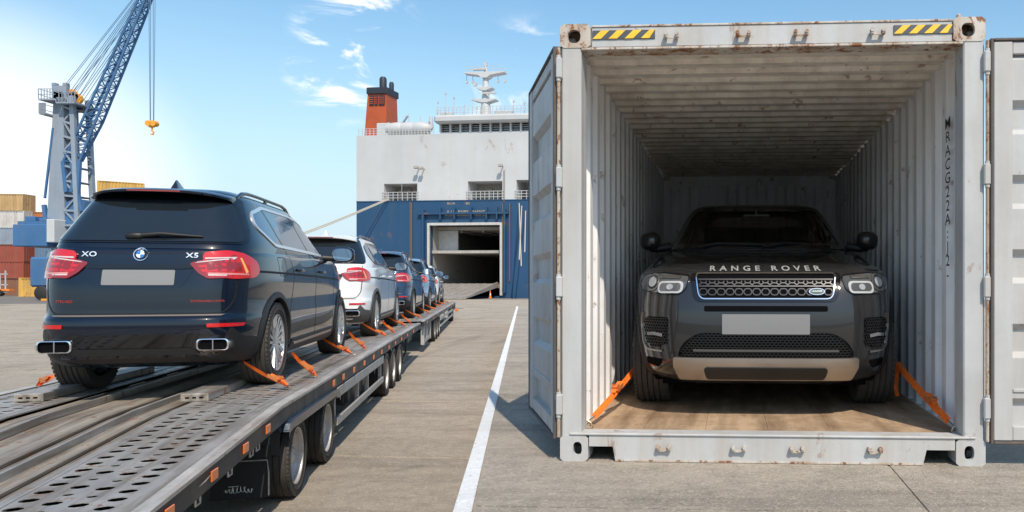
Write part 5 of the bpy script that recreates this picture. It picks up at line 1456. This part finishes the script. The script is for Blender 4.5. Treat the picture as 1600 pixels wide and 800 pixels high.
for x, r_, h in ((fx0+w*.52, .45, 1.5), (fx0+w*.92, .30, .8)):
    b = MB(); b.lathe([(r_, 0), (r_, h), (r_*.7, h+.25), (.01, h+.28)], 16); b.v = [(x+p[0], YF+2+p[1], fz1+.9+p[2]) for p in b.v]; b.obj('exhaust_pipe', M['funnel_black'], fn, smooth=40)
def louvre(xa, xb, za, zb, rows):
    b = MB(); b.bb(xa, xb, YF+.1, YF+.24, za, zb); o = b.obj('louvre', M['funnel_black'], fn)
    b = MB()
    for i in range(1, rows): z = za+(zb-za)*i/rows; b.bb(xa, xb, YF+.04, YF+.14, z-.04, z+.04)
    b.obj('louvre_blade', M['funnel'], o)
lz0, lz1 = sz(590, 164, YF), sz(590, 149, YF)
louvre(fx0+w*.22, fx0+w*.42, lz0, lz1, 5); louvre(fx0+w*.47, fx0+w*.60, lz0, lz1, 5); louvre(fx0+w*.66, fx0+w*.92, lz0, lz1, 5)
# deckhouse, boats and gear near the funnel
b = MB(); b.bb(sx(588, 1.2), sx(606, 1.2), 1.2, 2.1, ZT_, ZT_+1.8, .08); b.obj('deckhouse', M['ship_white'], ship)
for px, w_, h in ((622, 1.6, 1.2), (641, 1.9, 1.5), (657, 1.6, 1.6)):
    b = MB(); x = sx(px, 1.6); b.lathe([(.05, -1.1), (.45, -1.0), (.62, -.5), (.66, .1), (.5, .8), (.1, 1.1)], 12, 'X'); b.v = [(x+p[0]*w_*.9, 1.6+p[1]*1.3, ZT_+1.05+p[2]*1.35) for p in b.v]
    b.bb(x-1.2, x-1.1, 1.3, 1.9, ZT_, ZT_+1.9); b.bb(x+1.1, x+1.2, 1.3, 1.9, ZT_, ZT_+1.9); b.obj('lifeboat', M['ship_white'], ship, smooth=40)
b = MB(); b.cyl((sx(640), 3, ZT_+1), (sx(640), 3, ZT_+3.0), .14, 8, .05); b.bar((sx(612), 3, ZT_+2.2), (sx(622), 2.6, ZT_+3), .2); b.cyl((sx(657), 3, ZT_+1.4), (sx(657), 3, ZT_+2.9), .35, 10, .18); b.cyl((sx(622), 3, ZT_+1), (sx(621), 3, ZT_+3.4), .06, 6, .03); b.obj('deck_gear', M['ship_white'], ship)
def rail(xa, xb, z, y, n, parent=ship, h=1.0):
    b = MB()
    for i in range(n+1): x = xa+(xb-xa)*i/n; b.bb(x-.03, x+.03, y-.03, y+.03, z, z+h)
    for q in (.33, .66, 1.0): b.bb(xa, xb, y-.025, y+.025, z+h*q-.025, z+h*q+.025)
    return b.obj('deck_railing', M['ship_white'], parent)
rail(.1, sx(606), ZT_, .3, 8, h=.9); rail(sx(608), sx(676), ZT_, .3, 14, h=.8); rail(sx(850), W1, ZT_, .3, 10, h=.9)
# bridge
bx0, bx1 = sx(678), sx(852, .8); bz0 = ZT_; bz1 = sz(765, 193)+.25
bt = sz(765, 180)+.15
br = empty('ship_bridge', (0, 0, 0)); br.parent = ship
b = MB(); b.bb(bx0+.5, bx1-.4, .8, 9, bz0, bz0+.35); b.bb(bx0+.2, bx1-.2, .9, 9, bz0+1.35, bz0+1.5); b.obj('bridge_wall', M['ship_white'], br)
b = MB(); b.bb(bx0, bx1, -.2, 9, bz0+1.35, bz0+2.35, .25); b.obj('bridge_roof', M['ship_white'], br)
b = MB(); b.bb(bx0+.6, bx1-.5, 1.2, 8.8, bz0+.3, bz0+1.4); b.obj('bridge_glass', M['tint'], br)
nb = 10
for i in range(nb+1):
    x = bx0+.5+(bx1-bx0-1.0)*i/nb; b = MB(); b.bb(x-.10, x+.10, .7, 1.2, bz0+.3, bz0+1.4); b.obj('window_mullion', M['ship_white'], br)
for i in range(nb):
    x = bx0+.5+(bx1-bx0-1.0)*i/nb; b = MB()
    for z in (.55, .85, 1.12): b.bb(x+.12, x+(bx1-bx0-1)/nb-.12, .95, 1.0, bz0+z, bz0+z+.05)
    b.obj('window_bar', M['ship_grey'], br)
rail(bx0+.3, bx1-.3, bz0+2.35, .1, 26, br, .95)
for px, h in ((681, 2.3), (693, 3.6), (706, 2.9), (722, 1.6), (735, 2.6), (742, 1.2), (800, 2.1), (817, 1.8), (826, 3.2), (835, 2.2), (845, 2.4)):
    b = MB(); x = sx(px); b.cyl((x, .6, bz0+2.3), (x, .6, bz0+2.3+h*.8), .055, 6, .03); b.box((x, .6, bz0+2.3+h*.8), (.2, .2, .25)); b.obj('antenna_post', M['ship_white'], br)
b = MB(); b.bb(sx(780)-1, sx(780)+1.2, 1, 2.5, bz0+2.35, bz0+3.0, .1); b.obj('deck_box', M['ship_white'], br)
b = MB(); b.bb(sx(690)-.6, sx(690)+.8, 1, 2, bz0+2.35, bz0+2.9, .1); b.obj('deck_box', M['ship_white'], br)
mx = sx(759, 2); mz = bz0+2.3; H_ = sz(759, 100, 2)-mz
ms = empty('radar_mast', (0, 0, 0)); ms.parent = ship
b = MB(); b.tube([(mx, 2, mz), (mx, 2, mz+H_*.30), (mx, 2, mz+H_*.70), (mx, 2, mz+H_*.80), (mx, 2, mz+H_)], [.80, .50, .36, .30, .10], 12); b.obj('mast_pole', M['ship_white'], ms, smooth=50)
b = MB()
for q, w_ in ((.30, 1.5), (.52, 1.0), (.80, 2.6)):
    z = mz+H_*q; b.prism([(mx-w_, z+.12), (mx-w_*.3, z-.15), (mx-.35, z-.5 if q > .6 else z-.2), (mx+.35, z-.5 if q > .6 else z-.2), (mx+w_*.3, z-.15), (mx+w_, z+.12), (mx+w_, z+.25), (mx-w_, z+.25)], 1.4, 2.6)
b.obj('mast_platform', M['ship_white'], ms)
b = MB(); z = mz+H_*.80
for x in (-2.5, -1.7, 1.6, 2.5): b.cyl((mx+x, 2, z-.9), (mx+x, 2, z+.9), .04, 5); b.box((mx+x, 2, z-.9), (.25, .25, .25))
for z2 in (.55, .9): b.bb(mx-2.5, mx+2.5, 1.4, 1.44, z+z2, z+z2+.04)
b.bb(mx-1.5, mx+.1, 1.5, 1.8, z+.5, z+.75); b.box((mx-1.3, 1.8, mz+H_*.62), (.4, .3, .4)); b.box((mx, 2, mz+H_*.99), (.35, .35, .45)); b.obj('radar_scanner', M['ship_grey2'], ms)
b = MB(); b.bb(mx-.2, mx+1.6, 1.2, 1.45, mz+H_*.42, mz+H_*.42+.2); b.obj('radar_scanner', M['ship_grey2'], ms)
# small stern fittings
for px, py in ((655, 263), (663, 264), (786, 260)):
    x, z = sp(px, py); b = MB(); b.cyl((x, 0, z), (x, -.9, z), .07, 8); b.box((x, -.9, z), (.5, .4, .35), None, .05); b.obj('flood_lamp', M['ship_grey'], ship)
x, z = sp(788, 266); b = MB(); b.bb(x-.04, x+.04, -.12, -.05, z-4, z); b.obj('vent_pipe', M['ship_rust'], ship)
# quay furniture by the ramp
def quay(px, py): return unproj(px, py, 0)
def cone_thing(px, py, h, label):
    p = quay(px, py); r = empty('traffic_cone', (p.x, p.y, 0), 0, label, 'traffic cone', 'orange cones by the ship ramp')
    b = MB(); b.lathe([(.16*h, .05), (.03*h, h)], 12); b.obj('cone', M['cone_orange'], r, smooth=50)
    b = MB(); b.bb(-.2*h, .2*h, -.2*h, .2*h, 0, .05); b.obj('base', M['cone_orange'], r)
    b = MB(); b.lathe([(.125*h, h*.38), (.095*h, h*.58)], 12); b.obj('reflective_band', M['letter_silver'], r)
M['cone_orange'] = plain('cone_orange', (.85, .22, .02), .5)
cone_thing(766, 466, .95, 'orange cone standing alone on the quay before the ramp'); cone_thing(784, 461, .7, 'small orange cone right beside the ramp edge')
p = quay(795, 461); fe = empty('rubber_fender', (p.x, p.y, 0), 0, 'big black round rubber fender hanging at the foot of the ship', 'fender')
b = MB(); b.lathe([(.35, -.6), (1.25, -.5), (1.35, 0), (1.25, .5), (.35, .6)], 20, 'Y'); b.v = [(x, y, z+1.35) for x, y, z in b.v]; b.obj('rubber_ring', M['rubber'], fe, smooth=50)
b = MB(); b.tube([(-1.5, -.7, 2.6), (-1.2, -.8, 1.2), (-.6, -.8, .6), (.3, -.8, .2)], .10, 6); b.obj('red_chain', M['red_dark'], fe)
for px in (778, 787):
    p = quay(px, 462); bo = empty('mooring_bollard', (p.x, p.y+1, 0), 0, 'dark iron bollard on the quay edge, %s of two' % ('left' if px < 780 else 'right'), 'bollard', 'bollards by the ramp')
    b = MB(); b.lathe([(.45, 0), (.42, .1), (.25, .2), (.25, .65), (.42, .8), (.40, .95), (.01, 1.0)], 14); b.obj('bollard_post', M['chassis'], bo, smooth=50)

# ------------------------------------------------------------------ stacked containers far left
def box_container(L_, mat, ridge=.42):
    Hc, Wc = 2.55, 2.44; b = MB(); n = int(L_/ridge); 
    pr = corrug(L_-.3, ridge, .07, .32, .18)
    for y, sg in ((.04, 1), (Wc-.04, -1)): b.strip([(.15+s, y+sg*d, .15) for s, d in pr], [(.15+s, y+sg*d, Hc-.12) for s, d in pr])
    pe = corrug(Wc-.3, ridge, .06, .32, .18); b.strip([(.05+d, .15+s, .15) for s, d in pe], [(.05+d, .15+s, Hc-.12) for s, d in pe]); b.bb(L_-.06, L_-.02, .12, Wc-.12, .12, Hc-.1)
    for x in (0, L_-.16):
        for y in (0, Wc-.16): b.bb(x, x+.16, y, y+.16, 0, Hc)
    for z0, z1 in ((0, .16), (Hc-.13, Hc)):
        b.bb(.16, L_-.16, 0, .10, z0, z1); b.bb(.16, L_-.16, Wc-.10, Wc, z0, z1); b.bb(0, .1, .16, Wc-.16, z0, z1); b.bb(L_-.1, L_, .16, Wc-.16, z0, z1)
    b.bb(.1, L_-.1, .1, Wc-.1, Hc-.06, Hc-.02)
    for x in (.45, .85, 1.45, 1.85): pass
    for y in (.45, .9, 1.5, 1.95): b.cyl((L_+.02, y, .1), (L_+.02, y, Hc-.1), .03, 6)
    return b.mesh('container_shell', mat, fix=False)
cols = {'white': (.62, .60, .56), 'grey-blue': (.27, .34, .42), 'rust red': (.32, .065, .04), 'brown': (.24, .10, .055), 'yellow': (.68, .40, .09), 'orange': (.50, .17, .05), 'tan': (.55, .36, .16), 'steel blue': (.10, .22, .36)}
cmesh = {}
def cont_mesh(c, L_):
    if (c, L_) not in cmesh:
        mk = 'cont_'+c
        if mk not in M: M[mk] = worn(mk, cols[c], (.20, .12, .07), .5, .6, .5, .3, streak=1.2)
        cmesh[(c, L_)] = box_container(L_, M[mk])
    return cmesh[(c, L_)]
def stack(px, py, Yd, seq, L_, nm, rz=R(3)):
    """seq bottom to top"""
    X = (px-PX)/F*Yd
    for k, c in enumerate(seq):
        if c is None: continue
        j = random.uniform(-.12, .12)
        o = link('shipping_container', cont_mesh(c, L_), None, (X+j, Yd+random.uniform(-.1, .1), k*2.56), (0, 0, rz))
        lev = ('bottom', 'second', 'third', 'fourth', 'fifth', 'sixth', 'seventh')[k]
        tag(o, '%s container, %s tier of %s' % (c, lev, nm), 'container', 'containers stacked on the far quay')
stack(-95, 0, 118, ['brown', 'rust red', 'grey-blue', 'white', 'white', 'yellow'], 6.06, 'the stack cut by the left frame edge')
stack(-28, 0, 116, ['brown', 'rust red', 'rust red', 'grey-blue', 'white', 'tan'], 6.06, 'the leftmost full stack')
stack(38, 0, 118, ['rust red', 'yellow', 'steel blue', 'grey-blue', 'orange'], 6.06, 'the stack left of the crane')
stack(102, 0, 119, ['orange', 'brown', 'orange', 'rust red', 'brown'], 6.06, 'the stack behind the crane tower')
stack(152, 0, 120, ['rust red', 'tan', 'white', 'brown', 'rust red', 'tan', 'yellow'], 6.06, 'the tall stack right of the crane', R(38))
stack(30, 0, 103, ['yellow'], 2.99, 'the small box before the rust red stack')

# ------------------------------------------------------------------ harbour crane
YC = 84.0
def cp(px, py, Y=YC): return Vector(((px-PX)/F*Y, Y, CH+(PY-py)/F*Y))
crane = empty('harbour_crane', (cp(95, 400).x, YC, 0), 0, 'tall blue harbour crane with lattice boom standing behind the containers', 'crane'); CB = crane.location
def cr(px, py, dy=0): return cp(px, py, YC+dy)-CB if dy == 0 else Vector((cp(px, py).x, YC+dy, cp(px, py).z))-CB
# tower: closed panel on the left and open ladder bay on the right
bl, br_, tl, tr_ = cr(73, 352), cr(101, 352), cr(84, 143), cr(99, 143)
b = MB(); b.add([bl, br_, br_+Vector((0, 2.4, 0)), bl+Vector((0, 2.4, 0)), tl, tr_, tr_+Vector((0, 2.0, 0)), tl+Vector((0, 2.0, 0))], [(0, 3, 2, 1), (4, 5, 6, 7), (0, 1, 5, 4), (1, 2, 6, 5), (2, 3, 7, 6), (3, 0, 4, 7)])
b.obj('tower', M['crane_grey'], crane)
b = MB(); e0, e1 = cr(122, 352), cr(113, 150)
for dy in (0, 2.2): b.bar(e0+Vector((0, dy, 0)), e1+Vector((0, dy, 0)), .45)
k = 9
for i in range(k):
    a0 = br_+(tr_-br_)*i/k; a1 = br_+(tr_-br_)*(i+1)/k; c0_ = e0+(e1-e0)*i/k; c1_ = e0+(e1-e0)*(i+1)/k
    b.bar(a0, c0_, .22); b.bar(a0, c1_, .16) if i % 2 else b.bar(a1, c0_, .16)
    b.bar(a0+Vector((0, 2.2, 0)), c0_+Vector((0, 2.2, 0)), .2)
    b.box((a0+c0_)/2+Vector((0, 1.1, 0)), ((c0_-a0).x*.9, 2.0, .08))
b.obj('tower_lattice', M['crane_grey'], crane)
def crane_platform(px0, px1, py, dy0=-1, dy1=3):
    a, c = cr(px0, py), cr(px1, py); b = MB(); b.bb(a.x, c.x, dy0, dy1, a.z-.12, a.z+.05); o = b.obj('service_platform', M['crane_grey'], crane)
    b = MB(); n = 6
    for i in range(n+1): x = a.x+(c.x-a.x)*i/n; b.bar((x, dy0, a.z), (x, dy0, a.z+1.1), .06)
    for z in (.5, 1.1): b.bar((a.x, dy0, a.z+z), (c.x, dy0, a.z+z), .05); b.bar((a.x, dy0, a.z+z), (a.x, dy1, a.z+z), .05)
    b.obj('platform_railing', M['crane_grey'], o)
crane_platform(72, 99, 158); crane_platform(99, 128, 163); crane_platform(73, 83, 180)
b = MB()
for px, py in ((93, 140), (105, 146), (110, 150), (114, 153)): p = cr(px, py); b.lathe([(.01, -.2), (.55, -.2), (.62, 0), (.55, .2), (.01, .2)], 14, 'Y'); nv = 5*14; b.v[-nv:] = [(x+p.x, y+p.y+.6, z+p.z) for x, y, z in b.v[-nv:]]
b.obj('sheave', M['crane_yellow'], crane, smooth=40)
b = MB(); p = cr(85, 145); b.bb(p.x-.3, p.x+1.3, 0, .5, p.z-.6, p.z+.8); b.bb(p.x-.3, p.x+.1, -.02, .5, p.z+.8, p.z+1.1); b.bb(p.x+.9, p.x+1.3, -.02, .5, p.z+.8, p.z+1.1); b.obj('tower_head', M['crane_grey'], crane)
# boom: four chord lattice
ba0, ba1 = cr(99, 252), cr(124, 252)           # foot left / right
bt0, bt1 = cr(243, -60), cr(250, -60)
b = MB()
def boomp(t, side, dep):
    lo = ba0 if side == 0 else ba1; hi = bt0 if side == 0 else bt1; wv = (1-abs(2*t-1)**3*.0)
    p = lo+(hi-lo)*t
    mid_ = ((ba0+ba1)/2)*(1-t)+((bt0+bt1)/2)*t
    k_ = .35+.65*min(1, t*5) if t < .2 else (1 if t < .75 else 1-(t-.75)*1.3)
    p = mid_+(p-mid_)*1.0
    return p+Vector((0, dep*1.0*k_, 0))
n = 34
for side in (0, 1):
    for dep in (0, 1):
        b.tube([boomp(i/n, side, dep) for i in range(n+1)], .13, 6)
b.obj('boom_chord', M['crane_blue'], crane, smooth=50)
b = MB()
for i in range(n):
    t0, t1 = i/n, (i+1)/n
    for dep in (0, 1): b.bar(boomp(t0, i % 2, dep), boomp(t1, 1-i % 2, dep), .07); b.bar(boomp(t0, 0, dep), boomp(t0, 1, dep), .07)
    for side in (0, 1): b.bar(boomp(t0, side, i % 2), boomp(t1, side, 1-i % 2), .09); b.bar(boomp(t0, side, 0), boomp(t0, side, 1), .07)
tag(b.obj('boom_lattice', M['crane_blue'], crane), kind='stuff')
# boom foot struts and cables
b = MB()
for a, c in (((124, 252), (112, 300)), ((99, 252), (104, 300)), ((124, 252), (120, 340)), ((73, 352), (69, 320))): b.bar(cr(*a), cr(*c), .35)
b.bar(cr(83, 200), cr(70, 310), .18); b.bar(cr(112, 255), cr(128, 330), .3); b.obj('boom_strut', M['crane_blue'], crane)
for q, (px, py) in enumerate(((93, 140), (95, 142), (105, 146), (108, 149), (112, 152), (117, 156))):
    for dy in (.2, 1.6):
        tp = boomp(.93-.02*q, 0, 0); o = MB(); o.tube([cr(px, py)+Vector((0, dy, 0)), tp+Vector((0, dy, 0))], .035, 4); o.obj('pendant_cable', M['cable'], crane)
tipx = (cr(232, -60), cr(235, -60), cr(239.5, -60), cr(243, -60))
for i, a in enumerate(tipx):
    c = cr((234.5, 235.5, 239.5, 240.5)[i], 189); o = MB(); o.tube([a, c], .038, 4); o.obj('hoist_cable', M['cable'], crane)
p = cr(237.5, 196); hk = MB(); hk.box(p+Vector((0, 0, .15)), (.85, .5, .75), None, .18); hk.cyl(p+Vector((-.28, -.3, .2)), p+Vector((-.28, .3, .2)), .32, 12); hk.cyl(p+Vector((.28, -.3, .2)), p+Vector((.28, .3, .2)), .32, 12)
ho = hk.obj('hook_block', M['crane_yellow'], crane)
hk = MB(); hk.tube([p+Vector((0, 0, -.2)), p+Vector((0, 0, -.55)), p+Vector((.18, 0, -.75)), p+Vector((.08, 0, -1.0)), p+Vector((-.12, 0, -.95)), p+Vector((-.16, 0, -.8))], [.10, .10, .09, .08, .06, .03], 8); hk.obj('hook', M['crane_yellow'], ho, smooth=50)
# slewing platform and engine house
a = cr(38, 386); c = cr(90, 352); b = MB(); b.bb(a.x, c.x, -1.5, 3.5, a.z, c.z, .08); b.obj('engine_house', M['crane_blue'], crane)
b = MB(); b.bb(a.x+.4, c.x+.2, -1.3, 3.4, c.z, c.z+.35); b.bb(a.x+.9, a.x+2.0, -1, 1, c.z+.35, c.z+.9, .05); b.bb(a.x+2.4, a.x+3.3, -1, 1, c.z+.35, c.z+.7, .05); b.obj('engine_house_roof', M['crane_blue'], crane)
a = cr(90, 380); c = cr(102, 344); b = MB(); b.bb(a.x, c.x, -1.52, 3.3, a.z, c.z, .08); b.obj('white_house_end', M['ship_white'], crane)
a = cr(70, 352); c = cr(135, 318); b = MB(); b.bb(a.x, c.x, 0, 3, a.z-.3, a.z+.5, .05); b.bb(a.x+.8, a.x+3.2, .1, 2.6, a.z+.5, c.z); b.prism([(c.x-2.6, a.z+.4), (c.x-.4, a.z+.4), (c.x-.4, c.z+.3), (c.x-1.6, c.z+.6), (c.x-2.6, c.z)], .2, 2.4); b.obj('slewing_frame', M['crane_blue'], crane)
rr = cr(86, 386); b = MB(); b.lathe([(2.2, 0), (2.2, .8), (1.7, .8), (1.7, 1.2)], 24); b.v = [(x+rr.x+1, y+1, z+rr.z-1.3) for x, y, z in b.v]; b.obj('slew_ring', M['crane_grey'], crane)
b = MB(); b.bb(-.5, 7, -3.5, 5.5, 1.4, rr.z-1.2, .2)
b.obj('crane_chassis', M['crane_blue'], crane)
b = MB()
for x in (2.5, 9.5):
    b.bar((x*.5, 1, 2.6), (x, -4, 2.2), .5); b.bar((x*.5, 1, 2.6), (x, 6, 2.2), .5)
    for y in (-4, 6): b.bar((x, y, 2.2), (x, y, .1), .35); b.box((x, y, .1), (1.4, 1.4, .2))
b.obj('outrigger', M['crane_yellow'], crane)
for x in (.8, 2.4, 4.2, 6.0):
    w = MB(); w.lathe([(.01, -.3), (.6, -.3), (.75, -.2), (.78, 0), (.75, .2), (.6, .3), (.01, .3)], 18, 'Y'); w.v = [(p0+x, p1-3.3, p2+.78) for p0, p1, p2 in w.v]; w.obj('crane_tyre', M['rubber'], crane, smooth=40)
# service frame on the quay at far left: white and orange rails of a tractor unit
p = unproj(18, 462, 0)
fr = empty('yard_trailer', (p.x, p.y-4, 0), 0, 'pale skeletal yard trailer with orange lamps before the stacked containers', 'trailer')
b = MB()
for i in range(7): b.bar((-1.8+i*.75, 0, .5), (-1.8+i*.75, 0, 3.2 if i % 3 else 3.6), .12)
for z in (.6, 1.6, 3.1): b.bar((-2, 0, z), (3.0, 0, z), .12)
b.bar((-2.2, 0, 2.8), (-.4, 0, .5), .1); b.obj('rail_frame', M['ship_white'], fr)
b = MB(); 
for x in (-1.4, .2, 1.9): b.cyl((x, -.3, .5), (x, .3, .5), .5, 16)
b.obj('trailer_wheel', M['rubber'], fr)
b = MB(); b.bb(-2, 3.4, -.2, .6, .75, 1.0); b.obj('trailer_bed', M['cone_orange'], fr)
